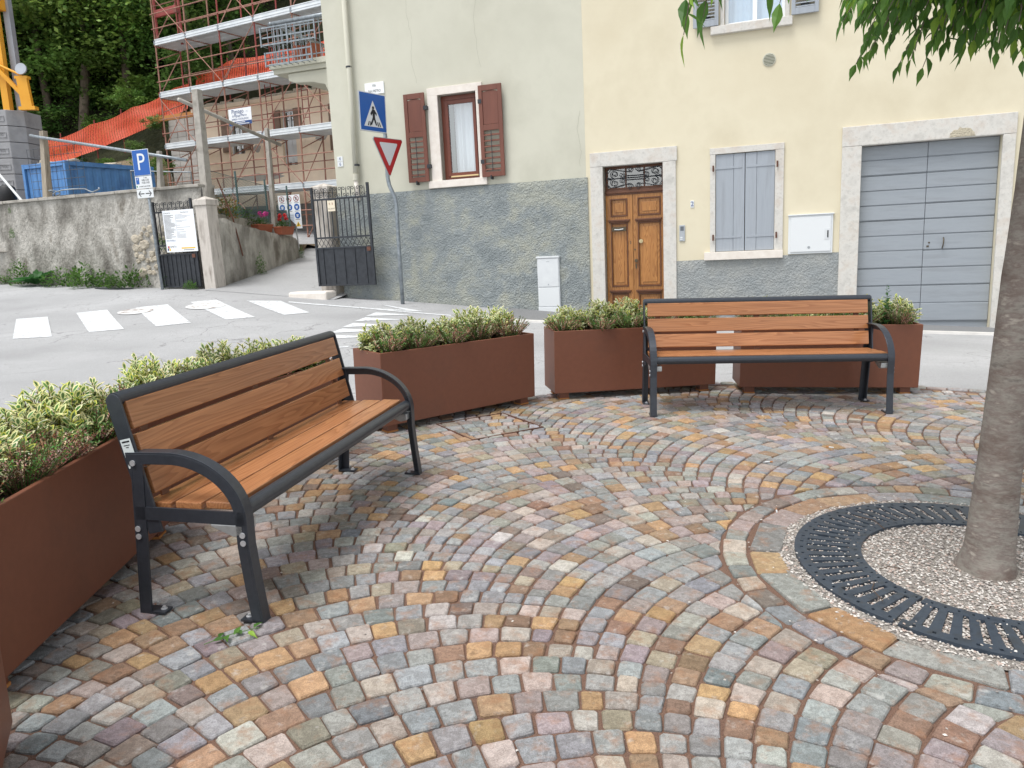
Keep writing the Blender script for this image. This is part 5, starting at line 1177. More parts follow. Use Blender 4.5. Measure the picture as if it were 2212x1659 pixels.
bw_ = MB().box(-2.1, -.01, 1.7, 1.95, 1, 6.25).build('block_wall', CONC, ph)
for j in range(22):
    for i in range(4): obx('block', mat('concrete_block', [lin(172, 168, 164), lin(188, 184, 180)], .95, 3, bump=.4, bscale=60), bw_, -2.08 + i * .52 + (.02 if j % 2 else 0), -1.58 + i * .52, 1.675, 1.71, 1.32 + j * .224, 1.53 + j * .224)
obx('ledge_board', PAD, ph, -2.7, .1, 1.30, 1.40, 6.18, 6.36); obx('grey_base', mat('grey_socle', [lin(118, 116, 112)], .9, 3), ph, 0, 13, 1.30, 1.345, 1.0, 2.7)
for k, (u0, u1, v0, v1) in enumerate(hol):
    w2 = MB().box(u0, u0 + .07, 1.45, 1.5, v0, v1).box(u1 - .07, u1, 1.45, 1.5, v0, v1).box((u0 + u1) / 2 - .05, (u0 + u1) / 2 + .05, 1.45, 1.5, v0, v1).box(u0, u1, 1.44, 1.51, v1 - .08, v1).build('window', mat('pale_window_paint', [lin(208, 210, 210)], .5), ph)
    if k == 0:
        MB().box(u0 + .07, (u0 + u1) / 2 - .05, 1.46, 1.49, v0 + .1, v0 + 1.0).box((u0 + u1) / 2 + .05, u1 - .07, 1.46, 1.49, v0 + .1, v0 + 1.0).build('door_panel', mat('pale_window_paint', []), w2)
    pane(w2, u0 + .07, u1 - .07, v0 + (1.0 if k == 0 else .0), v1 - .08, 1.48)
    for sx, ue in ((-1, u0), (1, u1)): obx('shutter', mat('brown_grey_shutter', [lin(120, 98, 84), lin(134, 112, 96)], .8, 5), w2, min(ue, ue + sx * .34), max(ue, ue + sx * .34), 1.29, 1.345, v0 + (.9 if k == 0 else .1), v1)
for q in ((6.2, 6.8, 4.9), (3.1, 3.5, 4.75), (2.2, 4.6, 3.75)):
    b = MB(); n = 14; b.prism([V3((q[0] + q[1]) / 2 + (q[1] - q[0]) / 2 * math.cos(6.283 * i / n) * random.uniform(.8, 1.15), 1.345, q[2] + .13 * math.sin(6.283 * i / n) * random.uniform(.7, 1.3)) for i in range(n)], V3(0, .02, 0)); b.build('hacked_patch', CONC, ph, fix=True)
# --- scaffold
sfd = thing('scaffolding', 'rusty tube scaffolding with shiny zinc decks around the pink house', 'scaffolding', SF.copy())
BAY, LV = 1.73, [1.4, 3.15, 4.90, 6.70, 8.50, 10.3]
def rod(name, a, c, r=.024, m=SCAFF, par=sfd): return MB().tube([a, c], r, 7).build(name, m, par)
for i in range(6):
    x = i * BAY
    for y in (0, 1.0):
        red = (i in (2, 3) or y == 1.0 and i % 2 == 0)
        rod('standard', (x, y, 1.0), (x, y, 6.9), .027, SCAFF); rod('standard', (x, y, 6.92), (x, y, 12), .027, SCAFFRED if red else SCAFF)
    for z in LV[1:]:
        rod('transom', (x, -.05, z - .06), (x, 1.05, z - .06)); rod('transom', (x, 0, z - .55), (x, 1.0, z - .1), .018)
    for z in LV[1:]:
        for y in (0, ): MB().box(x - .035, x + .035, -.05, .04, z - .02, z + .10).build('coupler', GALV, sfd)
for z in LV:
    for dz in (.5, 1.0):
        rod('guard_rail', (-.1, -.03, z + dz), (5 * BAY + .3, -.03, z + dz), .019)
    rod('ledger', (-.1, 1.03, z + .9), (5 * BAY + .2, 1.03, z + .9), .019); rod('ledger', (-.05, 1.03, z + .2), (5 * BAY + .2, 1.03, z + .2), .019)
for j in range(len(LV) - 1):
    for i in range(5):
        x0, x1 = i * BAY, (i + 1) * BAY
        a, c = (x0, x1) if (i + j) % 2 else (x1, x0); (i + 2 * j) % 3 and rod('brace', (a, -.05, LV[j] + .1), (c, -.05, LV[j + 1] - .1), .015)
        if i % 2 == 0: rod('cross_brace', (x0, .02, LV[j] + .1), (x0, .98, LV[j + 1] - .2), .017)
for z in LV[1:-1]:
    for i in range(5):
        if z < 4 and i < 1: continue
        x0, x1 = i * BAY + .012, (i + 1) * BAY - .012; dk = MB()
        prof = []
        for k in range(3):
            y0 = .02 + k * .33; dk.box(x0, x1, y0, y0 + .31, z - .005, z + .01)
            for q in range(4): dk.box(x0, x1, y0 + .01 + q * .085, y0 + .045 + q * .085, z - .06, z - .0055)
        dk.build('deck_plank', ZINC, sfd)
        tb = MB().box(x0, x1, -.035, -.02, z - .06, z + .15); 
        for dz in (-.05, .02, .12): tb.box(x0, x1, -.048, -.0355, z + dz, z + dz + .02)
        tb.build('toe_board', ZINC, sfd)
# hoist frame and red beams on the upper left lift
rod('hoist_post', (-.05, .15, 8.4), (-.05, .15, 12), .05, SCAFFRED); rod('hoist_post', (1.1, .3, 8.4), (1.1, .3, 12), .05, SCAFFRED)
MB().box(-.05, 1.2, .1, .2, 9.42, 9.66).build('hoist_beam', SCAFFRED, sfd, T(0, 0, 0) )
for (x, z) in ((4.85, 4.9), (6.55, 4.9), (4.9, 3.15), (5.2, 6.7)):
    ld = MB(); 
    for q in (-.14, .14): ld.tube([(x + q, .7, z + .02), (x + q + .12, .55, z + 1.75)], .016, 5)
    for q in range(6): ld.tube([(x - .14 + .02 * q, .7 - .025 * q, z + .25 + .28 * q), (x + .14 + .02 * q, .7 - .025 * q, z + .25 + .28 * q)], .012, 5)
    ld.build('ladder', SCAFFRED, sfd)
cs = thing('contractor_sign', 'white and blue building contractor sign hung on the scaffolding', 'sign', SF @ T(3.68, -.09, 5.32))
obx('board', mat('board_white', []), cs, 0, 1.13, -.012, 0, 0, .54); obx('blue_band', DKBLUE, cs, 0, 1.13, -.015, -.0125, 0, .125)
text('Pignago', .20, DKBLUE, cs, T(.46, -.0165, .44) @ FRONT); text('s.r.l.', .06, DKBLUE, cs, T(.92, -.0165, .42) @ FRONT); text('di Pignago Marco', .105, DKBLUE, cs, T(.54, -.0165, .305) @ FRONT); text('IMPRESA COSTRUZIONI', .085, DKBLUE, cs, T(.56, -.0165, .19) @ FRONT, sx=.92)
obx('white_line', WHITE, cs, .36, .80, -.0175, -.0155, .072, .098); obx('white_line', WHITE, cs, .30, 1.0, -.0175, -.0155, .022, .045)
# --- orange safety net along the slope
def net_mat():
    m = bpy.data.materials.new('orange_net'); m.use_nodes = True; t = m.node_tree; N_, L = t.nodes, t.links; p = N_['Principled BSDF']; p.inputs['Base Color'].default_value = lin(214, 78, 40); p.inputs['Roughness'].default_value = .55
    uvn = N_.new('ShaderNodeAttribute'); uvn.attribute_name = 'Col'; sp_ = N_.new('ShaderNodeSeparateXYZ'); L.new(uvn.outputs['Vector'], sp_.inputs[0])
    fs_ = []
    for k, frq in ((0, 1.0), (1, 1.0)):
        f_ = N_.new('ShaderNodeMath'); f_.operation = 'FRACT'; L.new(sp_.outputs[k], f_.inputs[0]); g_ = N_.new('ShaderNodeMath'); g_.operation = 'GREATER_THAN'; g_.inputs[1].default_value = .44 if k == 0 else .34; L.new(f_.outputs[0], g_.inputs[0]); fs_.append(g_)
    mu = N_.new('ShaderNodeMath'); mu.operation = 'MULTIPLY'; L.new(fs_[0].outputs[0], mu.inputs[0]); L.new(fs_[1].outputs[0], mu.inputs[1])
    tr = N_.new('ShaderNodeBsdfTransparent'); mx = N_.new('ShaderNodeMixShader'); L.new(mu.outputs[0], mx.inputs[0]); L.new(p.outputs[0], mx.inputs[1]); L.new(tr.outputs[0], mx.inputs[2]); L.new(mx.outputs[0], N_['Material Output'].inputs['Surface']); return m
NETM = net_mat()
def net(label, top, drop):
    b = MB(); n = 90; rows = 10; cl = []; pts = []
    L0 = [0]
    for a, c in zip(top, top[1:]): L0.append(L0[-1] + (Vector(c) - Vector(a)).length)
    me = bpy.data.meshes.new('safety_net')
    for i in range(n + 1):
        s = L0[-1] * i / n; k = max(j for j in range(len(L0) - 1) if L0[j] <= s + 1e-6); f_ = (s - L0[k]) / (L0[k + 1] - L0[k]); p = Vector(top[k]).lerp(Vector(top[k + 1]), f_)
        sag = .10 * math.sin(math.pi * ((s / 1.9) % 1))
        for j in range(rows + 1):
            t = j / rows; yy = p.y - .35 * t + .09 * mnoise.noise((s * .9, t * 2.4, 1)) * (1 + t); pts.append((p.x, yy, p.z - sag * (1 - t) - drop * t)); cl.append((s / .075, t * drop / .055))
    fs = [(i * (rows + 1) + j, (i + 1) * (rows + 1) + j, (i + 1) * (rows + 1) + j + 1, i * (rows + 1) + j + 1) for i in range(n) for j in range(rows)]
    me.from_pydata(pts, [], fs); at = me.color_attributes.new('Col', 'FLOAT_COLOR', 'POINT')
    for i, c in enumerate(cl): at.data[i].color = (c[0], c[1], 0, 1)
    me.materials.append(NETM); me.polygons.foreach_set('use_smooth', [True] * len(me.polygons))
    t = thing('safety_net', label, 'safety net'); link(bpy.data.objects.new('net_sheet', me), t)
    for i in range(0, len(top)): p = Vector(top[i]); MB().tube([p + V3(0, .03, .12), p + V3(0, .0, -1.6)], .025, 6).build('net_stake', SCAFFRED, t)
net('orange plastic safety net on the slope left of the scaffolding', [(-20.6, 32, 5.35), (-19.25, 32, 5.56), (-18.18, 32, 5.82), (-16.74, 32, 6.30), (-15.61, 32, 6.7), (-13.98, 32, 7.3), (-12.9, 32.4, 7.9)], 1.15)
net('orange plastic safety net running uphill behind the scaffolding', [(-12.8, 33, 8.2), (-11.46, 33, 8.8), (-9.58, 33, 9.1), (-7.33, 33, 9.5), (-5, 33, 9.8)], 1.1)
# --- blue skip container
ct = thing('skip_container', 'blue corrugated steel container behind the retaining wall', 'container', T(-12.4, 21.9, 0, math.atan2(.876, .48)))
BLUEP = mat('blue_container_paint', [lin(70, 122, 182), lin(82, 136, 194), lin(62, 110, 168)], .5, 2, 6, second=(lin(92, 120, 150), 5, .6, .75, .5))
LC, WC, Z0, Z1 = 2.7, 2.0, 1.9, 3.76          # local x = long side going right-back, local y = towards the left end
b = MB()
def corr(p0, p1, nrm, n):
    for i in range(n):
        a, c = p0.lerp(p1, i / n), p0.lerp(p1, (i + 1) / n); w_ = (c - a)
        q = [a, a + w_ * .35 , a + w_ * .5 + nrm * .045, a + w_ * .85 + nrm * .045, c]
        for s, e in zip(q, q[1:]): b.add([V3(s.x, s.y, Z0), V3(e.x, e.y, Z0), V3(e.x, e.y, Z1 - .1), V3(s.x, s.y, Z1 - .1)], [(0, 1, 2, 3)])
corr(V3(0.1, 0.0, 0), V3(LC - .1, 0.0, 0), V3(0, .04, 0) * 10, 9); corr(V3(0, .1, 0), V3(0, WC - .1, 0), V3(.4, 0, 0), 9)
corr(V3(0.1, WC, 0), V3(LC - .1, WC, 0), V3(0, -.4, 0), 9); corr(V3(LC, .1, 0), V3(LC, WC - .1, 0), V3(-.4, 0, 0), 9)
b.build('corrugated_sides', BLUEP, ct, fix=False)
for x, y in ((0, 0), (LC, 0), (0, WC), (LC, WC)): obx('corner_post', BLUEP, ct, x - .06, x + .06, y - .06, y + .06, Z0, Z1 + .01, bevel=.01)
for q in ((.06, LC - .06, -.05, .05), (.06, LC - .06, WC - .05, WC + .05), (-.05, .05, .06, WC - .06), (LC - .05, LC + .05, .06, WC - .06)): obx('top_rail', BLUEP, ct, *q, Z1 - .12, Z1)
random.seed(3)
rb_ = MB()
for i in range(26): rb_.box(-.22, .22, -.14, .14, -.07, .07, T(random.uniform(.3, 2.4), random.uniform(.3, 1.7), Z1 - .02 + random.uniform(-.1, .06), random.uniform(0, 3)) @ Matrix.Rotation(random.uniform(-.4, .4), 4, 'X'))
tag(rb_.build('rubble', OLDSTONE, None, ct.matrix_basis.copy(), bevel=.03), 'pale rubble heaped in the blue container', 'rubble', kind='stuff')
# --- crane base
cr = thing('tower_crane', 'yellow folded tower crane on stacked concrete ballast', 'crane', T(-14.85, 24, 0))
YEL = mat('crane_yellow', [lin(226, 158, 34), lin(234, 170, 48)], .45, 2); CGREY = mat('crane_grey', [lin(150, 156, 164), lin(170, 176, 184)], .45, 2, metal=.3)
for i in range(8):
    z1 = 5.52 - i * .475; b = MB(); b.prism([V3(-2.8, 0, z1 - .46), V3(-.35, 0, z1 - .46), V3(0, .35, z1 - .46), V3(0, 1.2, z1 - .46), V3(-2.8, 1.2, z1 - .46)], V3(0, 0, .46)); bk_ = b.build('ballast_block', BALLAST, cr, fix=True, bevel=.015)
    for q in ((-.98, -.42, .27, .285), (-.98, -.42, .125, .14), (-.98, -.965, .14, .27), (-.435, -.42, .14, .27)): obx('name_frame', BALLAST, bk_, q[0], q[1], -.018, 0, z1 - .46 + q[2], z1 - .46 + q[3])
    text('KG 900', .12, mat('ballast_letter', [lin(126, 127, 130)], .9), bk_, T(-.70, -.004, z1 - .255) @ FRONT)
obx('mast_post', YEL, cr, -.56, -.36, .25, .45, 5.5, 11); obx('mast_post', CGREY, cr, -.30, -.12, .5, .7, 5.3, 11); obx('mast_post', CGREY, cr, -.78, -.66, .6, .75, 5.5, 11)
MB().tube([(-.95, .3, 5.55), (-.98, .3, 8.1)], .12, 12).build('hydraulic_ram', CGREY, cr); MB().tube([(-.98, .3, 8.1), (-1.0, .3, 8.9)], .06, 10).build('ram_rod', STEEL, cr)
obx('jib_beam', YEL, cr, -1.6, -.2, .2, .5, 8.42, 8.85)
b = MB(); b.prism([V3(-.75, 0, 6.92), V3(-.70, 0, 7.05), V3(.42, 0, 5.72), V3(.38, 0, 5.60)], V3(0, .1, 0)); b.build('boom_strut', YEL, cr, T(0, .12, 0), fix=True)
MB().tube([(-.8, .15, 7.0), (.2, .15, 6.52)], .035, 8).build('boom_strut', YEL, cr); obx('winch_frame', YEL, cr, .0, .38, .1, .3, 6.42, 6.5); b = MB(); b.prism([V3(.05, .1, 6.42), V3(.36, .1, 6.42), V3(.42, .1, 5.62), V3(.10, .1, 5.62)], V3(0, .12, 0)); b.build('winch_plate', YEL, cr, fix=True); obx('winch_frame', YEL, cr, .0, .5, .1, .3, 5.52, 5.62)
MB().disc((.26, .1, 6.68), .17, (0, -1, .2), .05, 18).build('pulley_guard', CGREY, cr); obx('motor', CGREY, cr, -.85, -.7, .0, .15, 6.75, 7.0)
cl_ = thing('site_bin', 'dark barrel-topped bin beside the ballast at the far left', 'bin', T(-13.95, 21.6, 2.3)); MB().tube([(0, 0, 0), (0, 0, .55), (0, 0, .75), (0, 0, .82)], [.2, .22, .2, .1], 14).build('barrel', BLACK, cl_, smooth=True)
# --- safety notice in the alley
sg_ = thing('site_safety_sign', 'white safety sign with round pictograms in the alley', 'sign', B @ T(-10.36, 5.0, 1.75))
obx('board', mat('board_white', []), sg_, 0, .74, -.01, 0, 0, .95); 
for x in (.25, .5): MB().tube([(x, .03, 0), (x + .02, .05, -.6)], .018, 6).build('leg', WHITE, sg_)
RIM = mat('prohibition_red', [lin(150, 52, 52)], .5)
for r_ in range(3):
    for c_ in range(3):
        if r_ == 2 and c_ == 1: continue
        x, z = .13 + c_ * .245, .84 - r_ * .235
        q = MB().disc((x, -.0105, z), .09, (0, -1, 0), .002, 20).build('pictogram', RIM if r_ == 0 else BLUESIGN, sg_)
        if r_ == 0: MB().disc((x, -.0128, z), .072, (0, -1, 0), .001, 20).build('white_disc', WHITE, q); MB().box(-.075, .075, -.0155, -.0142, -.008, .008, Matrix.Translation((x, 0, z)) @ Matrix.Rotation(R(40), 4, 'Y')).build('slash', RIM, q); MB().box(x - .02, x + .02, -.0150, -.014, z - .035, z + .04).build('figure', BLACK, q)
        else: MB().box(x - .03, x + .03, -.0145, -.013, z - .045, z - .0).box(x - .04, x + .04, -.0145, -.013, z + .003, z + .03).build('figure', WHITE, q)
        obx('caption', LNG, sg_, x - .08, x + .08, -.0115, -.0102, z - .122, z - .108)
for x in (.13, .62):
    b = MB(); b.prism([V3(x - .085, -.012, .06), V3(x + .085, -.012, .06), V3(x, -.012, .2)], V3(0, .0015, 0)); q = b.build('warning_triangle', YELSIGN, sg_, fix=True); MB().box(x - .012, x + .012, -.014, -.0125, .08, .15).build('figure', BLACK, q)
obx('text_panel', mat('pale_blue_print', [lin(206, 216, 230)], .5), sg_, .26, .5, -.0125, -.0102, .04, .42)
for i in range(7): obx('print_line', LNG, sg_, .28, .48, -.0135, -.0126, .08 + i * .048, .088 + i * .048)
#@@VEG
# ------------------------------------------------------------------ wood on the hill
def crown_mesh(seed, rx, rz, ncl, per, lsz, hue):
    rn = random.Random(seed); b = MB()
    for k in range(ncl):
        while True:
            c = V3(rn.uniform(-1, 1), rn.uniform(-1, 1), rn.uniform(-1, 1))
            if c.length < 1 and c.length > .25: break
        c = V3(c.x * rx * rn.uniform(.8, 1.15), c.y * rx, c.z * rz); sz = rn.uniform(.45, .95) * rx * .34; tone = rn.uniform(.65, 1.25); yl = rn.uniform(-.1, .25)
        for i in range(per):
            p = c + V3(rn.gauss(0, sz), rn.gauss(0, sz), rn.gauss(0, sz * .45)); l = lsz * rn.uniform(.6, 1.3)
            d = V3(rn.uniform(-1, 1), rn.uniform(-1, 1), rn.uniform(-.5, .3)).normalized(); n = (V3(rn.uniform(-.9, .9), rn.uniform(-1.2, .5), .7)).normalized(); sd_ = n.cross(d).normalized()
            t = tone * rn.uniform(.8, 1.2); b.col = (hue[0] * t * (1 + yl), hue[1] * t, hue[2] * t, 1)
            b.add([p, p + d * l * .5 + sd_ * l * .32, p + d * l, p + d * l * .5 - sd_ * l * .32], [(0, 1, 2, 3)])
    return b.mesh('crown', [LEAF])
G1, G2, G3 = (.15, .28, .06), (.12, .23, .055), (.20, .34, .075)
CROWNS = [crown_mesh(1, 2.6, 3.8, 60, 200, .20, G1), crown_mesh(2, 2.2, 4.4, 56, 200, .19, G2), crown_mesh(3, 2.9, 3.2, 60, 200, .21, G3), crown_mesh(4, 2.0, 3.6, 46, 200, .18, G1)]
def trunk_mesh(seed, h):
    rn = random.Random(seed); b = MB(); x = y = 0; pts = []
    for i in range(8): pts.append((x, y, h * i / 7)); x += rn.uniform(-.18, .22); y += rn.uniform(-.12, .12)
    b.tube(pts, [.19 - .02 * i for i in range(8)], 8)
    for k in range(6):
        i = rn.randint(3, 6); p = Vector(pts[i]); a = rn.uniform(0, 6.28); e = p + V3(math.cos(a) * 1.6, math.sin(a) * 1.6, rn.uniform(.4, 1.6)); b.tube([p, p.lerp(e, .5) + V3(0, 0, .15), e], [.06, .045, .02], 5)
    return b.mesh('trunk', [TRUNK], True)
TRUNKS = [trunk_mesh(s, 9.5) for s in (5, 6, 7, 8)]
random.seed(2024); spots = []
for k in range(4000):
    y = random.uniform(34.0, 58) if k % 3 else random.uniform(33.6, 38); x = y * random.uniform(-.80, -.17)
    p = SI @ V3(x, y, 0)
    if p.x > -3 and p.y < 10.5: continue
    if any(math.hypot(x - a, y - c) < 1.9 for a, c in spots): continue
    spots.append((x, y))
    if len(spots) >= 84: break
spots.sort(key=lambda p: p[0] / p[1])
nth = lambda n: '%d%s' % (n, 'th' if 10 < n % 100 < 14 else {1: 'st', 2: 'nd', 3: 'rd'}.get(n % 10, 'th'))
side = ['crane', 'orange net', 'scaffolding', 'balcony']
for i, (x, y) in enumerate(spots):
    k = random.randrange(4); s = random.uniform(.8, 1.2); z = hill_z(x, y)
    row = 'front row' if y < 40 else 'middle row' if y < 49 else 'back row'
    above = 'above the crane' if x / y < -.56 else 'above the orange net' if x / y < -.42 else 'behind the scaffolding'
    kind = ['broad mid green', 'tall dark green', 'spreading light green', 'slender mid green'][k]
    t = thing('forest_tree', '%s tree of the wood, %s, %s from left, %s' % (kind, row, nth(i + 1), above), 'tree', T(x, y, z - .3, random.uniform(0, 6.28)) @ Matrix.Rotation(random.uniform(-.09, .09), 4, 'X') @ Matrix.Scale(s, 4), 'trees of the wood on the slope')
    link(bpy.data.objects.new('trunk', TRUNKS[k]), t); link(bpy.data.objects.new('crown', CROWNS[k]), t, T(.2, 0, (5.6 if y < 39 else 6.8) if k != 3 else 5.0))
# undergrowth: low bushes near the net
BUSH = [crown_mesh(s, .85, .6, 16, 110, .12, G1 if s % 2 else G2) for s in (31, 32, 33)]
random.seed(8); n_b = 0; ub = []
for k in range(900):
    y = random.uniform(33.3, 46); x = y * random.uniform(-.74, -.22); p = SI @ V3(x, y, 0)
    if p.x > -3 and p.y < 10.5: continue
    if any(math.hypot(x - a, y - c) < 1.2 for a, c in ub): continue
    ub.append((x, y))
    if len(ub) >= 150: break
import numpy as np
def joined(name, items, m):
    vs, fs, cs, nv = [], [], [], 0
    for me, Mx in items:
        n = len(me.vertices); co = np.empty(n * 3); me.vertices.foreach_get('co', co); co = co.reshape(-1, 3) @ np.array(Mx.to_3x3()).T + np.array(Mx.translation)
        f = np.empty(len(me.loops), int); me.loops.foreach_get('vertex_index', f); c = np.empty(len(me.loops) * 4); me.color_attributes['Col'].data.foreach_get('color', c)
        vs.append(co); fs.append(f.reshape(-1, 4) + nv); cs.append(c); nv += n
    me = bpy.data.meshes.new(name); me.from_pydata(np.concatenate(vs).tolist(), [], np.concatenate(fs).tolist()); me.materials.append(m)
    me.color_attributes.new('Col', 'FLOAT_COLOR', 'CORNER').data.foreach_set('color', np.concatenate(cs)); return link(bpy.data.objects.new(name, me))
it = []
for x, y in ub:
    s = random.uniform(.8, 1.9); it.append((random.choice(BUSH), T(x, y, hill_z(x, y) + .35 * s, random.uniform(0, 6)) @ Matrix.Scale(s, 4)))
tag(joined('undergrowth', it, LEAF), 'leafy undergrowth covering the slope below the trees', 'undergrowth', kind='stuff')
for i, (x, y, z, s) in enumerate(((-14.9, 31.4, 5.3, .4), (-14.0, 31.4, 6.2, .5), (-15.4, 32.4, 7.3, .7), (-16.2, 31.5, 4.7, .35), (-13.9, 30.4, 4.4, .8), (-15.0, 30.8, 3.9, .7))):
    t = thing('bank_bush', ['small bush growing through the net over the blue container', 'leafy branchy bush before the net next to the scaffold', 'light green sapling crown above the net middle', 'little bush at the foot of the net', 'dark bush on the bank left of the scaffold', 'low bush on the bank above the parking sign'][i], 'bush', T(x, y, z, i) @ Matrix.Scale(s, 4), 'bushes on the bank by the net')
    link(bpy.data.objects.new('foliage', BUSH[i % 3]), t)
# ------------------------------------------------------------------ weeds, flowers
def weed_mesh(seed, r, h, n, lsz, cols):
    rn = random.Random(seed); b = MB()
    for i in range(n):
        a = rn.uniform(0, 6.283); q = rn.random() ** .6; p = V3(r * q * math.cos(a), r * .5 * q * math.sin(a), h * rn.random() * (1 - .55 * q)); l = lsz * rn.uniform(.6, 1.3)
        d = V3(math.cos(a) * rn.uniform(.3, 1), math.sin(a) * rn.uniform(.3, 1) - .3, rn.uniform(-.2, .9)).normalized(); sd_ = d.cross(V3(rn.uniform(-.4, .4), rn.uniform(-.4, .4), 1)).normalized()
        c = rn.choice(cols); t = rn.uniform(.7, 1.2); b.col = (c[0] * t, c[1] * t, c[2] * t, 1)
        b.add([p, p + d * l * .45 + sd_ * l * .3, p + d * l, p + d * l * .45 - sd_ * l * .3], [(0, 1, 2, 3)])
    return b.mesh('foliage', [LEAF])
WG = [(.10, .20, .045), (.13, .25, .05), (.075, .16, .04)]
WEED = [weed_mesh(s, .42, .42, 420, .07, WG) for s in (51, 52)] + [weed_mesh(53, .28, .6, 380, .06, WG)]
def vz(u, n): p = B @ V3(u, n, 0); return road_z(p.x, p.y) - p.z
for i, (u, n, s, k, lab) in enumerate(((-14.35, -.2, .8, 2, 'tall nettle-like weed at the wall foot left of the big-leaved plant'), (-12.9, -.22, .75, 0, 'low weed at the wall foot right of the big-leaved plant'), (-12.2, -.2, .95, 1, 'bushy weed in the middle of the wall foot'), (-11.65, -.2, .7, 0, 'low spreading weed beside the dark asphalt patch'),
                                       (-10.75, -.2, .85, 1, 'round weed at the wall foot below the bare stones'), (-9.75, -.12, .6, 2, 'weed at the foot of the parking sign pole'), (-8.9, -.40, .35, 0, 'small weed under the closed gate leaf'), (-15.2, -.2, .5, 0, 'small weed at the wall foot at the picture edge'))):
    t = thing('weed', lab, 'weed', B @ T(u, n, vz(u, n), i) @ Matrix.Scale(s * 1.5, 4), 'weeds along the retaining wall'); link(bpy.data.objects.new('foliage', WEED[k]), t)
for i, (u, n, v, s, lab) in enumerate(((-14.55, -.06, 1.75, .42, 'green tuft growing high in the wall face at far left'), (-14.5, -.06, 2.35, .25, 'small fern tuft under the wall coping at far left'), (-9.85, -.10, 1.25, .62, 'creeper growing beside the closed gate leaf'), (-8.38, .9, 0, 0, ''))):
    if not lab: continue
    t = thing('wall_weed', lab, 'weed', B @ T(u, n, v, 0) @ Matrix.Diagonal((s * .7, s * .5, s * 1.2, 1)), 'weeds growing out of the wall'); link(bpy.data.objects.new('foliage', WEED[2]), t)
for i, (n, s, lab) in enumerate(((1.5, .75, 'yellow flowering weed at the alley wall foot'), (3.9, .5, 'low weed at the far end of the alley wall'))):
    t = thing('alley_weed', lab, 'weed', B @ T(uL(n) + .12, n, vA(uL(n), n), 1.2) @ Matrix.Diagonal((s * .6, s * .6, s * 1.3, 1)), 'weeds in the alley'); link(bpy.data.objects.new('foliage', WEED[2]), t)
bp = thing('big_leaf_plant', 'big-leaved green plant at the foot of the retaining wall', 'plant', B @ T(-13.75, -.25, vz(-13.75, -.25)))
b = MB(); random.seed(6)
for i in range(16):
    a = i * 2.4; d = V3(math.cos(a), math.sin(a) * .7 - .3, random.uniform(.4, 1.2)).normalized(); g = random.uniform(.8, 1.2)
    leaf2(b, V3(.03 * math.cos(a), .02 * math.sin(a), .04), d, d.cross(ZZ).normalized(), random.uniform(.4, .58), .11, (.06 * g, .19 * g, .05 * g, 1), None, droop=.45, two=False, fold=.35)
b.build('leaves', LEAF, bp)
TERRA = mat('terracotta', [])
GER = [weed_mesh(61, .26, .22, 240, .055, [(.05, .13, .03), (.07, .16, .04)])]
def flower_head(rn, col):
    b = MB()
    for i in range(26): d = V3(rn.gauss(0, 1), rn.gauss(0, 1), rn.gauss(0, 1)).normalized() * .05; s_ = d.cross(ZZ).normalized() * .022; u_ = d.cross(s_).normalized() * .022; b.col = [q * rn.uniform(.8, 1.2) for q in col] + [1]; b.add([d - s_, d - u_, d + s_, d + u_], [(0, 1, 2, 3)])
    return b.mesh('flower_head', [LEAF])
for i, (u, n, col, lab) in enumerate(((-9.16, 2.45, (.65, .08, .32), 'pink'), (-9.02, 3.15, (.62, .04, .05), 'red'))):
    Mx = B @ T(u + .12, n, topv(n) + .005, R(97))
    bx_ = thing('flower_box', 'terracotta flower box holding %s geraniums on the alley wall' % lab, 'flower box', Mx, 'flower boxes on the alley wall')
    b = MB(); q0, q1 = [V3(-.30, -.09, 0), V3(.30, -.09, 0), V3(.30, .09, 0), V3(-.30, .09, 0)], [V3(-.34, -.12, .2), V3(.34, -.12, .2), V3(.34, .12, .2), V3(-.34, .12, .2)]
    b.add(q0 + q1, [(3, 2, 1, 0), (4, 5, 6, 7)] + [(k, (k + 1) % 4, 4 + (k + 1) % 4, 4 + k) for k in range(4)]); b.build('box', TERRA, bx_, bevel=.01); obx('rim', TERRA, bx_, -.35, .35, -.13, .13, .17, .205, bevel=.006)
    g = thing('geranium', '%s flowering geranium in the alley wall flower box' % lab, 'geranium', Mx @ T(0, 0, .19), 'geraniums on the alley wall'); link(bpy.data.objects.new('foliage', GER[0]), g); fh = flower_head(random.Random(i), col)
    for q in range(5): link(bpy.data.objects.new('flower_head', fh), g, T(random.uniform(-.24, .24), random.uniform(-.12, .08), random.uniform(.17, .30)))
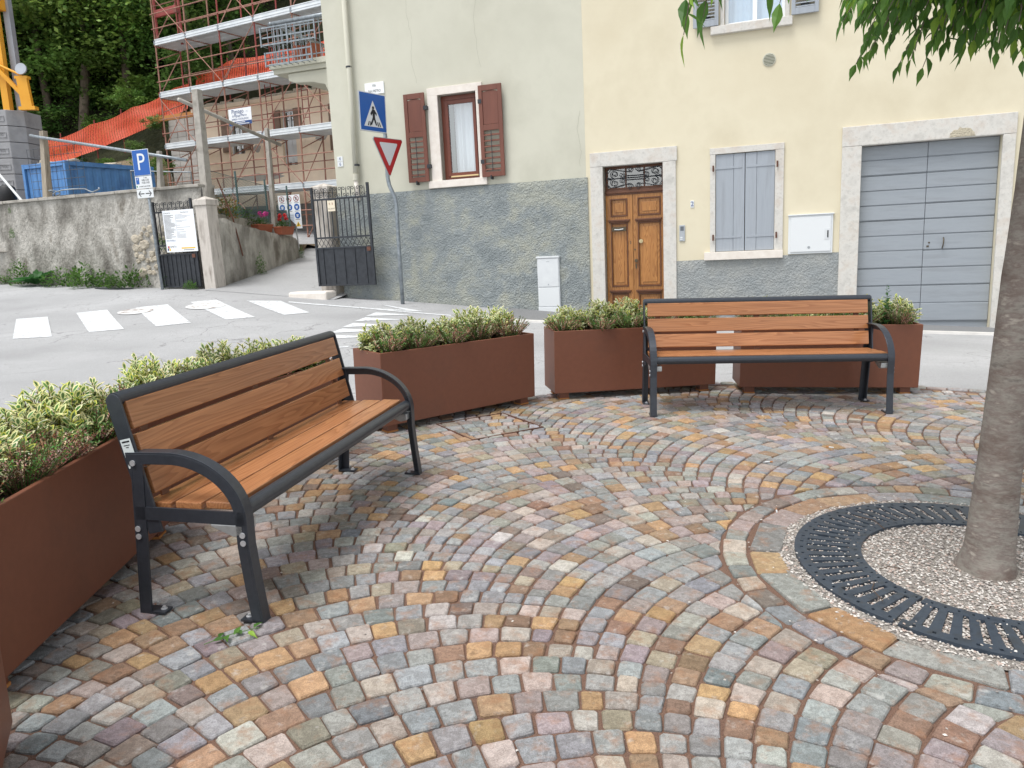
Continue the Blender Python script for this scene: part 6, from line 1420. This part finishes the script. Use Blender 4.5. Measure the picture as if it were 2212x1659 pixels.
for i, (u, n, v, s, cols, lab) in enumerate(((-8.98, 1.0, 1.9, .95, [(.10, .17, .03), (.24, .22, .04), (.30, .14, .03)], 'yellow and orange tinged shrub behind the alley wall'), (-9.25, 1.9, 1.75, .8, WG, 'green shrub behind the fence above the alley wall'), (-9.1, .55, 1.9, .7, WG, 'dark green shrub right behind the gate post'))):
    t = thing('garden_shrub', lab, 'shrub', B @ T(u, n, v, i), 'shrubs in the raised garden bed'); link(bpy.data.objects.new('foliage', weed_mesh(70 + i, .5 * s, .75 * s, 700, .06, cols)), t)
tag(MB().tube([(-8.95, .9, 2.84), (-8.50, .75, 1.9), (-8.42, .85, 1.05)], .018, 6).build('rusty_rod', RUST, None, B.copy()), 'thin rusty iron rod leaning over the alley wall', 'rod')
# small litter: cigarette ends, twigs and leaves
random.seed(12)
for i, (x, y, lab) in enumerate(((1.52, 4.35, 'white cigarette end on the cobbles beyond the tree grate'), (1.30, 3.52, 'cigarette end on a slab left of the tree grate'), (2.05, 4.62, 'cigarette end behind the tree trunk'))):
    c = thing('cigarette_end', lab, 'litter', T(x, y, .008, i * 1.3), 'litter on the plaza'); MB().tube([(0, 0, 0), (.028, 0, 0)], .004, 8).build('paper', WHITE, c); MB().tube([(.0282, 0, 0), (.045, 0, 0)], .004, 8).build('filter', PAD, c)
for i, (x, y, z) in enumerate(((1.62, 2.86, .0), (1.75, 2.55, .0), (2.12, 2.62, 0.0), (1.7, 3.25, .02), (1.40, 2.72, .02))):
    a = random.uniform(0, 6); l = random.uniform(.1, .2)
    tag(MB().tube([(x, y, z), (x + l * .5 * math.cos(a), y + l * .5 * math.sin(a), z + .008), (x + l * math.cos(a + .3), y + l * math.sin(a + .3), z + .002)], .0018, 5).build('twig', mat('dry_twig', [lin(84, 66, 52)], .9)), ['dry twig on the gravel left of the trunk', 'dry twig on the gravel near the grate front', 'dry twig on the gravel at the trunk foot', 'dry twig lying across the grate behind', 'dry twig lying on the grate\'s left side'][i], 'twig', 'dry twigs in the tree pit')
